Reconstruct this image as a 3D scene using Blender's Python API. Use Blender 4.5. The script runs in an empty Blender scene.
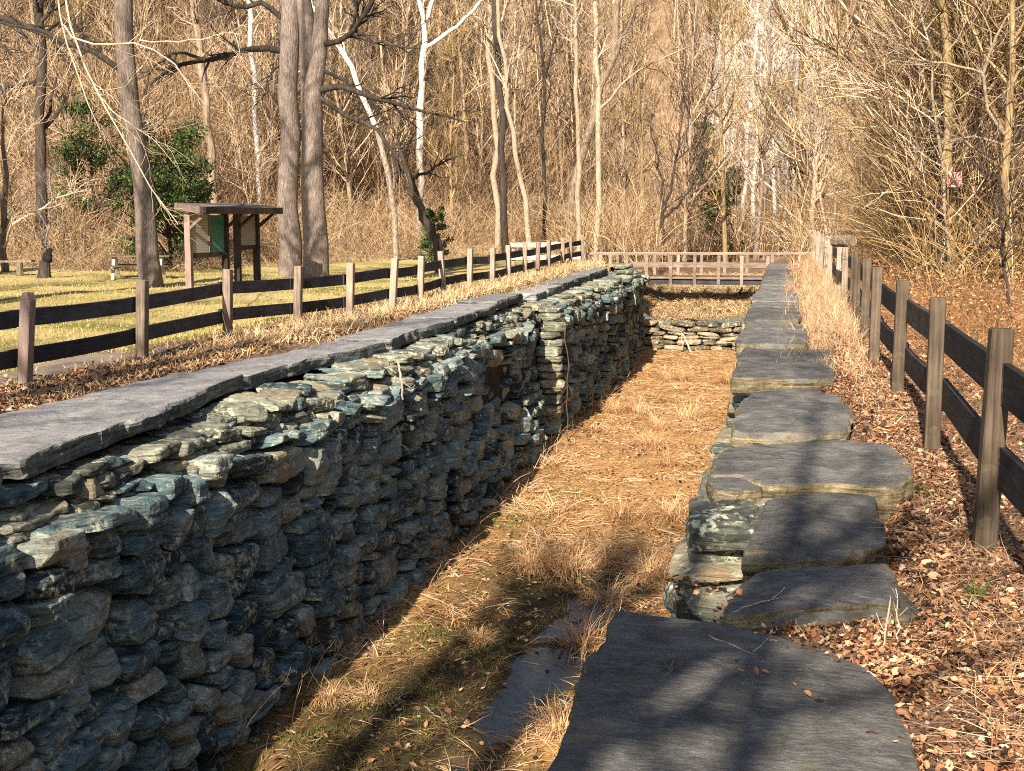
import bpy, math, random
import numpy as np
from mathutils import Vector

# ------------------------------------------------------------------ camera, sky, sun, exposure
SC = bpy.context.scene
COL = SC.collection
FPX = 1350.0
PHI = math.atan(170 / FPX)
TH = math.atan(285 / FPX * math.cos(PHI))
CAMH = 1.65
cam_d = bpy.data.cameras.new("camera")
cam = bpy.data.objects.new("camera", cam_d)
COL.objects.link(cam)
cam_d.sensor_fit = 'HORIZONTAL'
cam_d.sensor_width = 36.0
cam_d.lens = 36.0 * FPX / 1024.0
cam_d.clip_start = 0.05
cam_d.clip_end = 1500
cam.location = (0, 0, CAMH)
cam.rotation_euler = (math.pi / 2 - PHI, 0, TH)
SC.camera = cam

SUN_EL, SUN_AZ = math.radians(31), math.radians(2.8)
w = bpy.data.worlds.new("World")
SC.world = w
w.use_nodes = True
nt = w.node_tree
sky = nt.nodes.new("ShaderNodeTexSky")
sky.sky_type = 'NISHITA'
sky.sun_disc = False
sky.sun_elevation = SUN_EL
sky.sun_rotation = math.pi + SUN_AZ
nt.links.new(sky.outputs[0], nt.nodes["Background"].inputs[0])
nt.nodes["Background"].inputs[1].default_value = 0.074
sl = bpy.data.lights.new("sun", 'SUN')
sl.energy = 5.0
sl.angle = math.radians(0.5)
sl.color = (1.0, 0.895, 0.75)
so = bpy.data.objects.new("sun", sl)
COL.objects.link(so)
sd = Vector((math.sin(SUN_AZ) * math.cos(SUN_EL), math.cos(SUN_AZ) * math.cos(SUN_EL), -math.sin(SUN_EL)))
so.rotation_euler = sd.to_track_quat('-Z', 'Y').to_euler()
so.location = (0, -30, 40)
SC.view_settings.view_transform = 'Standard'
SC.view_settings.look = 'None'
SC.view_settings.exposure = 1.16
SC.view_settings.gamma = 1.0
SC.view_settings.use_curve_mapping = False
SC.cycles.max_bounces = 4
SC.cycles.diffuse_bounces = 2
SC.cycles.glossy_bounces = 2
SC.cycles.use_denoising = False
SC.cycles.pixel_filter_type = 'BLACKMAN_HARRIS'
SC.cycles.filter_width = 1.05

# ------------------------------------------------------------------ pixel -> world helpers (used to survey positions)
F_ = np.array([-math.sin(TH) * math.cos(PHI), math.cos(TH) * math.cos(PHI), -math.sin(PHI)])
R_ = np.array([math.cos(TH), math.sin(TH), 0.0])
U_ = np.cross(R_, F_)


def ray(px, py):
    return F_ + (px - 512) / FPX * R_ + (385.5 - py) / FPX * U_


def gz(px, py, z=0.0):
    d = ray(px, py)
    return np.array([0, 0, CAMH]) + d * ((z - CAMH) / d[2])


def gy(px, py, y):
    d = ray(px, py)
    return np.array([0, 0, CAMH]) + d * (y / d[1])


def to_px(p):
    q = np.asarray(p) - [0, 0, CAMH]
    ww = q @ F_
    return 512 + FPX * (q @ R_) / ww, 385.5 - FPX * (q @ U_) / ww


RNG = np.random.default_rng(7)


# ------------------------------------------------------------------ numpy noise
def _hash(ix, iy, iz, seed):
    n = (ix * 374761393 + iy * 668265263 + iz * 2147483647 + seed * 144665) & 0xffffffff
    n = ((n ^ (n >> 13)) * 1274126177) & 0xffffffff
    n = ((n ^ (n >> 16)) * 2246822519) & 0xffffffff
    return ((n ^ (n >> 15)) & 0xffff) / 65535.0


def vnoise(p, s=1.0, seed=0):
    p = np.asarray(p, float) * s
    i = np.floor(p).astype(np.int64)
    f = p - i
    f = f * f * (3 - 2 * f)
    out = 0
    for dx in (0, 1):
        for dy in (0, 1):
            for dz in (0, 1):
                wgt = (f[..., 0] if dx else 1 - f[..., 0]) * (f[..., 1] if dy else 1 - f[..., 1]) * (f[..., 2] if dz else 1 - f[..., 2])
                out = out + wgt * _hash(i[..., 0] + dx, i[..., 1] + dy, i[..., 2] + dz, seed)
    return out * 2 - 1


def fbm(p, s=1.0, seed=0, o=3):
    a, r = 1.0, 0
    for k in range(o):
        r = r + a * vnoise(p, s * 2 ** k, seed + k)
        a *= .5
    return r


def smooth(a, b, x):
    t = np.clip((x - a) / (b - a), 0, 1)
    return t * t * (3 - 2 * t)


# ------------------------------------------------------------------ mesh accumulation
class MB:
    def __init__(self):
        self.V, self.Q, self.T, self.n = [], [], [], 0

    def add(self, v, q=None, t=None):
        v = np.asarray(v, float).reshape(-1, 3)
        if q is not None and len(q):
            self.Q.append(np.asarray(q, np.int64).reshape(-1, 4) + self.n)
        if t is not None and len(t):
            self.T.append(np.asarray(t, np.int64).reshape(-1, 3) + self.n)
        self.V.append(v)
        self.n += len(v)
        return self

    def mesh(self, name, mat, shade=False):
        V = np.concatenate(self.V)
        Q = np.concatenate(self.Q) if self.Q else np.zeros((0, 4), np.int64)
        T = np.concatenate(self.T) if self.T else np.zeros((0, 3), np.int64)
        me = bpy.data.meshes.new(name)
        me.vertices.add(len(V))
        me.vertices.foreach_set("co", V.astype(np.float32).ravel())
        loops = np.concatenate([Q.ravel(), T.ravel()]).astype(np.int32)
        me.loops.add(len(loops))
        me.loops.foreach_set("vertex_index", loops)
        npoly = len(Q) + len(T)
        me.polygons.add(npoly)
        st = np.concatenate([np.arange(len(Q)) * 4, len(Q) * 4 + np.arange(len(T)) * 3]).astype(np.int32)
        me.polygons.foreach_set("loop_start", st)
        me.polygons.foreach_set("use_smooth", np.full(npoly, bool(shade)))
        me.update(calc_edges=True)
        if mat is not None:
            me.materials.append(mat)
        return me

    def build(self, name, mat, parent=None, shade=False, loc=None):
        if loc is not None:
            self.V = [v - np.asarray(loc) for v in self.V]
        o = bpy.data.objects.new(name, self.mesh(name, mat, shade))
        COL.objects.link(o)
        if parent is not None:
            o.parent = parent
        if loc is not None:
            o.location = loc
        return o


def tag(o, label=None, cat=None, group=None, kind=None):
    if label:
        o["label"] = label
    if cat:
        o["category"] = cat
    if group:
        o["group"] = group
    if kind:
        o["kind"] = kind
    return o


def thing(name, label, cat, loc=(0, 0, 0), rz=0.0, group=None):
    o = bpy.data.objects.new(name, None)
    o.empty_display_size = .2
    COL.objects.link(o)
    o.location = loc
    o.rotation_euler = (0, 0, rz)
    return tag(o, label, cat, group)


def tubes(mb, P, Rr, sides=4, cap=False):
    """P (N,k,3) polylines, Rr (N,k) radii."""
    P = np.asarray(P, float)
    Rr = np.asarray(Rr, float)
    if P.ndim == 2:
        P, Rr = P[None], Rr[None]
    N, k, _ = P.shape
    if N == 0:
        return mb
    T = np.empty_like(P)
    T[:, 1:-1] = P[:, 2:] - P[:, :-2]
    T[:, 0] = P[:, 1] - P[:, 0]
    T[:, -1] = P[:, -1] - P[:, -2]
    T /= np.linalg.norm(T, axis=2, keepdims=True) + 1e-9
    tm = T.mean(1)
    ref = np.where(np.abs(tm[:, 2:3]) > .75, np.array([[.2, .97, .1]]), np.array([[.1, .15, .98]]))
    ref = ref[:, None, :].repeat(k, 1)
    Uu = np.cross(T, ref)
    Uu /= np.linalg.norm(Uu, axis=2, keepdims=True) + 1e-9
    Vv = np.cross(T, Uu)
    a = np.arange(sides) / sides * 2 * math.pi
    ring = P[:, :, None, :] + Rr[:, :, None, None] * (np.cos(a)[None, None, :, None] * Uu[:, :, None, :] + np.sin(a)[None, None, :, None] * Vv[:, :, None, :])
    v = ring.reshape(-1, 3)
    base = (np.arange(N) * k * sides)[:, None, None] + (np.arange(k - 1) * sides)[None, :, None]
    s = np.arange(sides)
    s2 = (s + 1) % sides
    q = np.stack([base + s, base + s2, base + sides + s2, base + sides + s], -1).reshape(-1, 4)
    tri = None
    if cap:
        tri = []
        for n in range(N):
            b0 = n * k * sides + (k - 1) * sides
            for j in range(1, sides - 1):
                tri.append((b0, b0 + j, b0 + j + 1))
            b0 = n * k * sides
            for j in range(1, sides - 1):
                tri.append((b0, b0 + j + 1, b0 + j))
    mb.add(v, q, tri)
    return mb


def box(mb, c, s, rot=None, bev=0.0, taper=None):
    """box, centre c, size s, optional 3x3 rot; small chamfer on vertical edges through bev"""
    sx, sy, sz = np.asarray(s) / 2
    b = min(bev, sx * .9, sy * .9)
    if b > 0:
        out = [(-sx + b, -sy), (sx - b, -sy), (sx, -sy + b), (sx, sy - b), (sx - b, sy), (-sx + b, sy), (-sx, sy - b), (-sx, -sy + b)]
    else:
        out = [(-sx, -sy), (sx, -sy), (sx, sy), (-sx, sy)]
    n = len(out)
    zb = min(bev, sz * .5)
    rows = [(-sz, 1 - (zb / max(sx, sy) if zb else 0)), (-sz + zb, 1.0), (sz - zb, 1.0), (sz, 1 - (zb / max(sx, sy) if zb else 0))] if zb else [(-sz, 1.0), (sz, 1.0)]
    v, q, t = [], [], []
    for z, f in rows:
        for x, y in out:
            v.append((x * f, y * f, z))
    for r in range(len(rows) - 1):
        for j in range(n):
            j2 = (j + 1) % n
            q.append((r * n + j, r * n + j2, (r + 1) * n + j2, (r + 1) * n + j))
    top = (len(rows) - 1) * n
    for j in range(1, n - 1):
        t.append((top, top + j, top + j + 1))
        t.append((0, j + 1, j))
    v = np.array(v)
    if rot is not None:
        v = v @ np.asarray(rot).T
    mb.add(v + np.asarray(c), q, t)
    return mb


def rotz(a):
    c, s = math.cos(a), math.sin(a)
    return np.array([[c, -s, 0], [s, c, 0], [0, 0, 1]])


def rot_axis(ax, a):
    ax = np.asarray(ax, float)
    ax /= np.linalg.norm(ax)
    K = np.array([[0, -ax[2], ax[1]], [ax[2], 0, -ax[0]], [-ax[1], ax[0], 0]])
    return np.eye(3) + math.sin(a) * K + (1 - math.cos(a)) * K @ K


def beam(mb, a, b, wd, ht, bev=.004, up=(0, 0, 1), sag=0.0, seg=1):
    """rectangular board from a to b; ht along up, wd across"""
    a, b = np.asarray(a, float), np.asarray(b, float)
    t = b - a
    L = np.linalg.norm(t)
    t /= L
    s = np.cross(t, np.asarray(up, float))
    s /= np.linalg.norm(s)
    u = np.cross(s, t)
    if seg == 1:
        box(mb, (a + b) / 2, (L, wd, ht), np.stack([t, s, u], 1), 0)
        return mb
    v, q = [], []
    for k in range(seg + 1):
        f = k / seg
        c = a + (b - a) * f - u * sag * 4 * f * (1 - f)
        for i, j in ((-1, -1), (1, -1), (1, 1), (-1, 1)):
            v.append(c + s * i * wd / 2 + u * j * ht / 2)
    for k in range(seg):
        for j in range(4):
            q.append((k * 4 + j, k * 4 + (j + 1) % 4, k * 4 + 4 + (j + 1) % 4, k * 4 + 4 + j))
    q.append((3, 2, 1, 0))
    q.append((seg * 4, seg * 4 + 1, seg * 4 + 2, seg * 4 + 3))
    mb.add(np.array(v), q)
    return mb


# ------------------------------------------------------------------ materials
class NT:
    def __init__(self, name):
        self.m = bpy.data.materials.new(name)
        self.m.use_nodes = True
        self.t = self.m.node_tree
        self.b = self.t.nodes["Principled BSDF"]
        self.b.inputs["Specular IOR Level"].default_value = .25
        tc = self.n("ShaderNodeTexCoord")
        self.obj = tc.outputs["Object"]

    def n(self, ty, **kw):
        nd = self.t.nodes.new(ty)
        for k, v in kw.items():
            setattr(nd, k, v)
        return nd

    def link(self, a, b):
        self.t.links.new(a, b)

    def setin(self, sock, v):
        if hasattr(v, "is_linked") or isinstance(v, bpy.types.NodeSocket):
            self.link(v, sock)
        else:
            sock.default_value = v

    def mapping(self, scale, vec=None, rot=(0, 0, 0)):
        mp = self.n("ShaderNodeMapping")
        mp.inputs["Scale"].default_value = scale
        mp.inputs["Rotation"].default_value = rot
        self.link(vec or self.obj, mp.inputs[0])
        return mp.outputs[0]

    def noise(self, scale, vec=None, detail=4, rough=.6, dist=0.0):
        nd = self.n("ShaderNodeTexNoise")
        nd.inputs["Scale"].default_value = scale
        nd.inputs["Detail"].default_value = detail
        nd.inputs["Roughness"].default_value = rough
        nd.inputs["Distortion"].default_value = dist
        self.link(vec or self.obj, nd.inputs["Vector"])
        return nd.outputs["Fac"]

    def vor(self, scale, vec=None):
        nd = self.n("ShaderNodeTexVoronoi")
        nd.inputs["Scale"].default_value = scale
        self.link(vec or self.obj, nd.inputs["Vector"])
        return nd

    def math(self, op, a, b=0.0, clamp=False):
        nd = self.n("ShaderNodeMath", operation=op, use_clamp=clamp)
        self.setin(nd.inputs[0], a)
        self.setin(nd.inputs[1], b)
        return nd.outputs[0]

    def ramp(self, fac, stops):
        nd = self.n("ShaderNodeValToRGB")
        e = nd.color_ramp.elements
        while len(e) < len(stops):
            e.new(.5)
        for el, (p, c) in zip(e, stops):
            el.position = p
            el.color = (*c, 1) if len(c) == 3 else c
        self.link(fac, nd.inputs[0])
        return nd.outputs[0]

    def step(self, fac, a, b):
        return self.ramp(fac, [(a, (0, 0, 0)), (b, (1, 1, 1))])

    def mix(self, fac, a, b, mode='MIX'):
        nd = self.n("ShaderNodeMix", data_type='RGBA', blend_type=mode)
        self.setin(nd.inputs[0], fac)
        for s, v in ((nd.inputs[6], a), (nd.inputs[7], b)):
            if isinstance(v, tuple):
                s.default_value = (*v, 1)
            else:
                self.link(v, s)
        return nd.outputs[2]

    def island(self):
        return self.n("ShaderNodeNewGeometry").outputs["Random Per Island"]

    def objrand(self):
        return self.n("ShaderNodeObjectInfo").outputs["Random"]

    def attr(self, name):
        return self.n("ShaderNodeAttribute", attribute_name=name).outputs["Fac"]

    def bump(self, h, strength=.5, dist=.02):
        nd = self.n("ShaderNodeBump")
        nd.inputs["Strength"].default_value = strength
        nd.inputs["Distance"].default_value = dist
        self.link(h, nd.inputs["Height"])
        self.link(nd.outputs[0], self.b.inputs["Normal"])

    def done(self, col, rough=.9):
        self.setin(self.b.inputs["Base Color"], (*col, 1) if isinstance(col, tuple) else col)
        self.setin(self.b.inputs["Roughness"], rough)
        return self.m


def m_scatter(name, stops, nscale=1.5, k=.6, rough=.9, trans=0.0):
    """many small separate pieces: colour varies per piece and slowly over space"""
    N = NT(name)
    f = N.math('ADD', N.math('MULTIPLY', N.island(), k), N.math('MULTIPLY', N.noise(nscale, detail=3), 1 - k))
    return N.done(N.ramp(f, stops), rough)


def m_bark(name, dark, mid, light, vscale=(14, 14, 2.2), moss=None, patch=None, island=.15, objv=.25):
    N = NT(name)
    n = N.noise(1.0, N.mapping(vscale), detail=6, rough=.65)
    n2 = N.noise(1.3, detail=3)
    f = N.math('ADD', N.math('MULTIPLY', n, .75), N.math('MULTIPLY', n2, .25))
    f = N.math('ADD', f, N.math('MULTIPLY', N.math('SUBTRACT', N.island(), .5), island))
    c = N.ramp(f, [(.3, dark), (.5, mid), (.68, light)])
    if patch:
        c = N.mix(N.step(N.noise(1.0, N.mapping((5, 5, 2.0)), detail=5), .52, .6), c, patch)
    if moss:
        c = N.mix(N.step(N.noise(2.3, detail=4), .56, .72), c, moss)
    hv = N.n("ShaderNodeHueSaturation")
    N.link(c, hv.inputs["Color"])
    N.link(N.math('ADD', N.math('MULTIPLY', N.objrand(), objv * 2), 1 - objv), hv.inputs["Value"])
    N.bump(n, 1.0, .06)
    return N.done(hv.outputs[0], .9)


def m_wall_stone(name, dark, mid, light, lichen, lichen2, warm, strata=26):
    N = NT(name)
    isl = N.island()
    lay = N.noise(1.0, N.mapping((3.5, 3.5, strata)), detail=6, rough=.7, dist=.5)
    blot = N.noise(5.5, detail=7, rough=.75)
    f = N.math('ADD', N.math('MULTIPLY', lay, .55), N.math('MULTIPLY', blot, .3))
    f = N.math('ADD', f, N.math('MULTIPLY', isl, .28))
    c = N.ramp(f, [(.42, dark), (.55, mid), (.67, light)])
    c = N.mix(N.math('MULTIPLY', N.math('SUBTRACT', 1.0, N.step(N.noise(1.0, N.mapping((4, 4, strata * 1.8)), detail=4, rough=.6, dist=.8), .36, .44)), .75), c, (dark[0] * .5, dark[1] * .5, dark[2] * .5))
    # rust-brown stones
    c = N.mix(N.math('MULTIPLY', N.step(isl, .72, .9), N.step(N.noise(2.0), .4, .65)), c, warm)
    c = N.mix(N.step(N.noise(7.5, detail=6, rough=.7), .57, .64), c, lichen)
    c = N.mix(N.math('MULTIPLY', N.step(N.noise(2.6, detail=3), .5, .62), N.step(N.noise(19, detail=5), .5, .6)), c, lichen2)
    fine = N.noise(60, detail=3)
    h = N.math('ADD', N.math('MULTIPLY', lay, 1.0), N.math('ADD', N.math('MULTIPLY', blot, .5), N.math('MULTIPLY', fine, .15)))
    N.bump(h, 1.0, .035)
    return N.done(c, .85)


def m_flag(name, dark, mid, light, vein, edge):
    N = NT(name)
    N.b.inputs["Specular IOR Level"].default_value = .12
    g = N.noise(1.0, N.mapping((5, 17, 17), rot=(0, 0, .35)), detail=9, rough=.75, dist=2.0)
    iso = N.noise(7, detail=8, rough=.75, dist=.6)
    big = N.noise(1.9, detail=5, rough=.65)
    f = N.math('ADD', N.math('MULTIPLY', g, .32), N.math('MULTIPLY', iso, .38))
    f = N.math('ADD', f, N.math('MULTIPLY', big, .3))
    c = N.ramp(f, [(.38, dark), (.5, mid), (.62, light)])
    c = N.mix(N.math('MULTIPLY', N.step(N.noise(1.0, N.mapping((4, 34, 30), rot=(0, 0, .5)), detail=7, rough=.7, dist=2.5), .6, .68), .6), c, vein)
    c = N.mix(N.step(N.noise(38, detail=6, rough=.85), .60, .67), c, vein)
    c = N.mix(N.math('MULTIPLY', N.step(N.noise(3.1, detail=5, rough=.7), .58, .68), .55), c, (edge[0] * .75, edge[1] * .75, edge[2] * .6))
    # side faces take the edge colour, the flags' with sunlit tan put in
    geo = N.n("ShaderNodeNewGeometry")
    sp = N.n("ShaderNodeSeparateXYZ")
    N.link(geo.outputs["True Normal"], sp.inputs[0])
    side = N.math('SUBTRACT', 1.0, N.step(N.math('ABSOLUTE', sp.outputs[2]), .35, .75))
    lay = N.math('ADD', N.math('MULTIPLY', N.noise(1.0, N.mapping((3, 3, 46)), detail=6, rough=.7, dist=.8), .6), N.math('MULTIPLY', N.noise(14, detail=7, rough=.8), .4))
    ec = N.ramp(lay, [(.38, (edge[0] * .16, edge[1] * .16, edge[2] * .17)), (.5, (edge[0] * .8, edge[1] * .8, edge[2] * .8)), (.62, (min(1, edge[0] * 1.8), min(1, edge[1] * 1.8), min(1, edge[2] * 1.7)))])
    c = N.mix(side, c, ec)
    hv = N.n("ShaderNodeHueSaturation")
    N.link(c, hv.inputs["Color"])
    N.link(N.math('ADD', N.math('MULTIPLY', N.objrand(), .5), .75), hv.inputs["Value"])
    c = hv.outputs[0]
    h = N.math('ADD', N.math('MULTIPLY', g, .6), N.math('ADD', N.math('MULTIPLY', iso, .8), N.math('MULTIPLY', N.noise(50, detail=5, rough=.7), .35)))
    N.bump(h, 1.0, .03)
    return N.done(c, .85)


def m_plank(name, dark, mid, light, axis, rough=.8, moss=None):
    N = NT(name)
    sc = [38, 38, 38]
    sc[axis] = 1.6
    g = N.noise(1.0, N.mapping(tuple(sc)), detail=6, rough=.7, dist=.4)
    big = N.noise(2.5, detail=3)
    f = N.math('ADD', N.math('MULTIPLY', g, .6), N.math('MULTIPLY', big, .4))
    f = N.math('ADD', f, N.math('MULTIPLY', N.math('SUBTRACT', N.objrand(), .5), .16))
    c = N.ramp(f, [(.33, dark), (.5, mid), (.67, light)])
    if moss:
        c = N.mix(N.math('MULTIPLY', N.step(N.noise(4.5, detail=4), .58, .7), .7), c, moss)
    N.bump(g, .6, .008)
    return N.done(c, rough)


def m_plain(name, col, var=.15, scale=8, rough=.7):
    N = NT(name)
    n = N.noise(scale, detail=4)
    lo = tuple(max(0, c * (1 - var * 2)) for c in col)
    hi = tuple(min(1, c * (1 + var * 2)) for c in col)
    return N.done(N.ramp(n, [(.3, lo), (.7, hi)]), rough)


MAT = {}
MAT['stone'] = m_wall_stone("shade_teal_stone", (.02, .032, .034), (.118, .178, .182), (.29, .33, .285), (.42, .43, .31), (.56, .52, .35), (.24, .18, .10))  # olive-grey stone with the shaded wall's teal put into its colour
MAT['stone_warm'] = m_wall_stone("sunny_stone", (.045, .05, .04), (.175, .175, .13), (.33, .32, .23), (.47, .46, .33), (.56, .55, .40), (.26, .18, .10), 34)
MAT['stone_tan'] = m_wall_stone("tan_stone", (.05, .04, .026), (.22, .175, .115), (.40, .33, .22), (.5, .46, .32), (.58, .53, .38), (.28, .18, .09), 34)
MAT['gap'] = m_plain("wall_core_soil", (.03, .028, .024), .3, 5, 1.0)
MAT['flag'] = m_flag("flagstone", (.05, .05, .05), (.155, .148, .136), (.30, .28, .245), (.46, .42, .34), (.26, .21, .12))
MAT['coping'] = m_flag("coping_stone", (.13, .125, .125), (.29, .275, .265), (.44, .415, .385), (.42, .40, .35), (.13, .15, .14))
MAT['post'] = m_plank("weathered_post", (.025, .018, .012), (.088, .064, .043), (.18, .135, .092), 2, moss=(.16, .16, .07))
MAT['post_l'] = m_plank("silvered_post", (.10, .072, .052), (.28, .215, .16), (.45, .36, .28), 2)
MAT['rail'] = m_plank("dark_rail", (.008, .007, .007), (.026, .023, .023), (.085, .07, .058), 1)
MAT['rail_l'] = m_plank("dark_weathered_rail", (.012, .013, .016), (.03, .031, .037), (.075, .073, .072), 1)
MAT['rail_pale'] = m_plank("pale_rail", (.2, .165, .13), (.38, .33, .27), (.54, .48, .41), 0)
MAT['bridge'] = m_plank("bridge_timber", (.11, .077, .055), (.24, .178, .135), (.38, .3, .235), 0)
MAT['bridge_dark'] = m_plank("tarred_beam", (.015, .016, .018), (.05, .05, .052), (.16, .155, .15), 0)
MAT['kiosk'] = m_plank("kiosk_timber_shaded", (.014, .01, .009), (.034, .024, .02), (.07, .05, .043), 2)  # kiosk wood on the sides turned from the sun, shade in the colour
MAT['kiosk_lit'] = m_plank("kiosk_timber_lit", (.09, .06, .05), (.19, .135, .112), (.3, .22, .185), 2)  # same kiosk wood where sun strikes it, light in the colour
MAT['shingle'] = m_plank("roof_board", (.05, .04, .035), (.12, .098, .085), (.22, .185, .165), 0)
MAT['log'] = m_bark("old_log", (.08, .055, .035), (.2, .15, .1), (.36, .28, .2))
MAT['dead'] = m_bark("bleached_branch", (.28, .2, .13), (.48, .38, .27), (.66, .56, .43), objv=.05)
MAT['bark'] = m_bark("grey_bark", (.045, .033, .027), (.19, .148, .124), (.36, .295, .25), (30, 30, 5))
MAT['bark_d'] = m_bark("dark_bark", (.018, .014, .011), (.05, .038, .029), (.12, .092, .07))
MAT['limb_d'] = m_bark("dark_limb", (.016, .013, .011), (.04, .031, .025), (.1, .08, .062))
MAT['bark_p'] = m_bark("pale_bark", (.12, .085, .055), (.34, .26, .175), (.5, .40, .285), (16, 16, 7), objv=.15)
MAT['bark_w'] = m_bark("white_bark", (.38, .34, .29), (.6, .55, .48), (.74, .69, .62), (7, 7, 3), objv=.03)
Ns = NT("sycamore_bark")
zz = Ns.n("ShaderNodeSeparateXYZ")
Ns.link(Ns.obj, zz.inputs[0])
lowm = Ns.math('ADD', zz.outputs[2], Ns.math('MULTIPLY', Ns.math('SUBTRACT', Ns.noise(1.0, Ns.mapping((3, 3, .9)), detail=5), .5), 9.0))
pm_ = Ns.ramp(Ns.noise(1.0, Ns.mapping((5, 5, 2)), detail=5), [(.36, (.36, .32, .26)), (.46, (.62, .58, .52)), (.6, (.74, .70, .64))])
bm_ = Ns.ramp(Ns.noise(1.0, Ns.mapping((14, 14, 6)), detail=6), [(.36, (.12, .09, .065)), (.62, (.36, .29, .22))])
MAT['sycamore'] = Ns.done(Ns.mix(Ns.math('MULTIPLY', Ns.math('SUBTRACT', lowm, 4.6), .6, True), bm_, pm_), .85)
MAT['bark_y'] = m_bark("yellow_brown_bark", (.07, .045, .02), (.24, .165, .08), (.44, .32, .175))
MAT['bark_t'] = m_bark("tan_bark", (.06, .042, .028), (.22, .158, .108), (.42, .32, .225), island=.35, objv=.35)
MAT['twig_t'] = m_bark("tan_twig", (.06, .036, .02), (.38, .255, .15), (.74, .55, .36), (3, 3, 3), island=.6, objv=.3)
MAT['twig_y'] = m_bark("ochre_twig", (.09, .055, .022), (.28, .185, .08), (.48, .345, .17), (3, 3, 3), island=.6, objv=.3)
MAT['twig_w'] = m_bark("sunlit_twig", (.45, .36, .27), (.66, .56, .45), (.8, .71, .6), (3, 3, 3), island=.3, objv=.1)  # sunlight on the gap's trees is put into these whitish twigs
MAT['twig_d'] = m_bark("brown_twig", (.03, .022, .016), (.085, .062, .045), (.2, .15, .11), (3, 3, 3), island=.5, objv=.2)
MAT['twig_p'] = m_bark("pale_twig", (.30, .22, .14), (.48, .37, .255), (.66, .54, .4), (3, 3, 3), island=.3, objv=.1)
MAT['brush'] = m_scatter("brush_stems", [(.2, (.022, .013, .007)), (.4, (.17, .1, .05)), (.56, (.5, .325, .17)), (.8, (.8, .61, .39))], .16, .5)
MAT['brush_y'] = m_scatter("ochre_brush", [(.2, (.04, .022, .01)), (.42, (.24, .15, .06)), (.58, (.47, .3, .13)), (.88, (.72, .52, .28))], .3, .55)
MAT['weeds_red'] = m_scatter("rust_weeds", [(.2, (.07, .035, .018)), (.42, (.27, .125, .05)), (.6, (.42, .22, .095)), (.85, (.58, .39, .21))], .6, .6)
MAT['deadgrass'] = m_scatter("dead_grass", [(.2, (.12, .06, .024)), (.38, (.40, .2, .08)), (.52, (.62, .37, .175)), (.75, (.8, .6, .36))], .7, .4)
MAT['wetgrass'] = m_scatter("damp_grass", [(.15, (.05, .035, .014)), (.4, (.15, .10, .035)), (.62, (.24, .15, .05)), (.85, (.22, .24, .06))], .9, .5)
MAT['strip'] = m_scatter("dry_stalks", [(.15, (.18, .085, .045)), (.4, (.4, .23, .125)), (.62, (.58, .39, .22)), (.85, (.7, .55, .36))], .7, .55)
MAT['straw'] = m_scatter("straw", [(.15, (.26, .15, .07)), (.4, (.5, .34, .17)), (.62, (.66, .49, .27)), (.85, (.76, .61, .38))], .7, .55)
MAT['lawnblade'] = m_scatter("lawn_blades", [(.25, (.10, .12, .02)), (.40, (.22, .22, .045)), (.5, (.41, .32, .115)), (.8, (.58, .44, .2))], .3, .3)
MAT['leaf'] = m_scatter("fallen_leaf", [(.14, (.03, .017, .012)), (.32, (.12, .055, .028)), (.46, (.26, .125, .06)), (.57, (.38, .215, .11)), (.66, (.25, .08, .03)), (.8, (.42, .27, .15)), (.96, (.6, .46, .31))], 3.0, .85, .8)
MAT['holly'] = m_scatter("evergreen_leaf", [(.2, (.014, .028, .008)), (.5, (.04, .066, .016)), (.72, (.08, .11, .026)), (.9, (.14, .16, .045))], 1.2, .6, .5)
MAT['moss'] = m_scatter("moss_tuft", [(.2, (.06, .09, .015)), (.8, (.18, .2, .04))], 2, .6)


def m_ground():
    N = NT("ground_cover")
    lawn, hill, path = N.attr("lawn"), N.attr("hill"), N.attr("path")
    n1, n2, n3 = N.noise(.45, detail=5), N.noise(6, detail=6, rough=.75), N.noise(40, detail=4)
    mixn = N.math('ADD', N.math('MULTIPLY', n1, .45), N.math('ADD', N.math('MULTIPLY', n2, .35), N.math('MULTIPLY', n3, .2)))
    litter = N.ramp(mixn, [(.34, (.06, .034, .02)), (.48, (.18, .10, .055)), (.6, (.33, .21, .12))])
    hillc = N.ramp(mixn, [(.34, (.08, .047, .026)), (.48, (.25, .16, .095)), (.62, (.44, .31, .2))])
    gr = N.ramp(N.math('ADD', N.math('MULTIPLY', N.noise(.22, N.mapping((1, 1.6, 1)), detail=4), .55), N.math('MULTIPLY', mixn, .45)),
                [(.37, (.12, .13, .025)), (.44, (.25, .225, .058)), (.49, (.42, .32, .12)), (.62, (.56, .425, .19))])
    dust = N.ramp(mixn, [(.35, (.16, .12, .085)), (.6, (.34, .27, .2))])
    c = N.mix(lawn, litter, gr)
    c = N.mix(hill, c, hillc)
    c = N.mix(path, c, dust)
    N.bump(N.math('ADD', n2, N.math('MULTIPLY', n3, .6)), .8, .05)
    return N.done(c, .95)


MAT['ground'] = m_ground()


def m_floor():
    N = NT("lock_floor_mud")
    wet = N.attr("wet")
    n2, n3 = N.noise(4, detail=6, rough=.75), N.noise(30, detail=4)
    f = N.math('ADD', N.math('MULTIPLY', n2, .6), N.math('MULTIPLY', n3, .4))
    dry = N.ramp(f, [(.35, (.14, .07, .022)), (.5, (.34, .19, .07)), (.65, (.5, .31, .125))])
    mud = N.ramp(f, [(.35, (.018, .014, .008)), (.5, (.05, .036, .018)), (.65, (.10, .085, .03))])
    N.bump(f, .8, .05)
    return N.done(N.mix(wet, dry, mud), .9)


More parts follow.
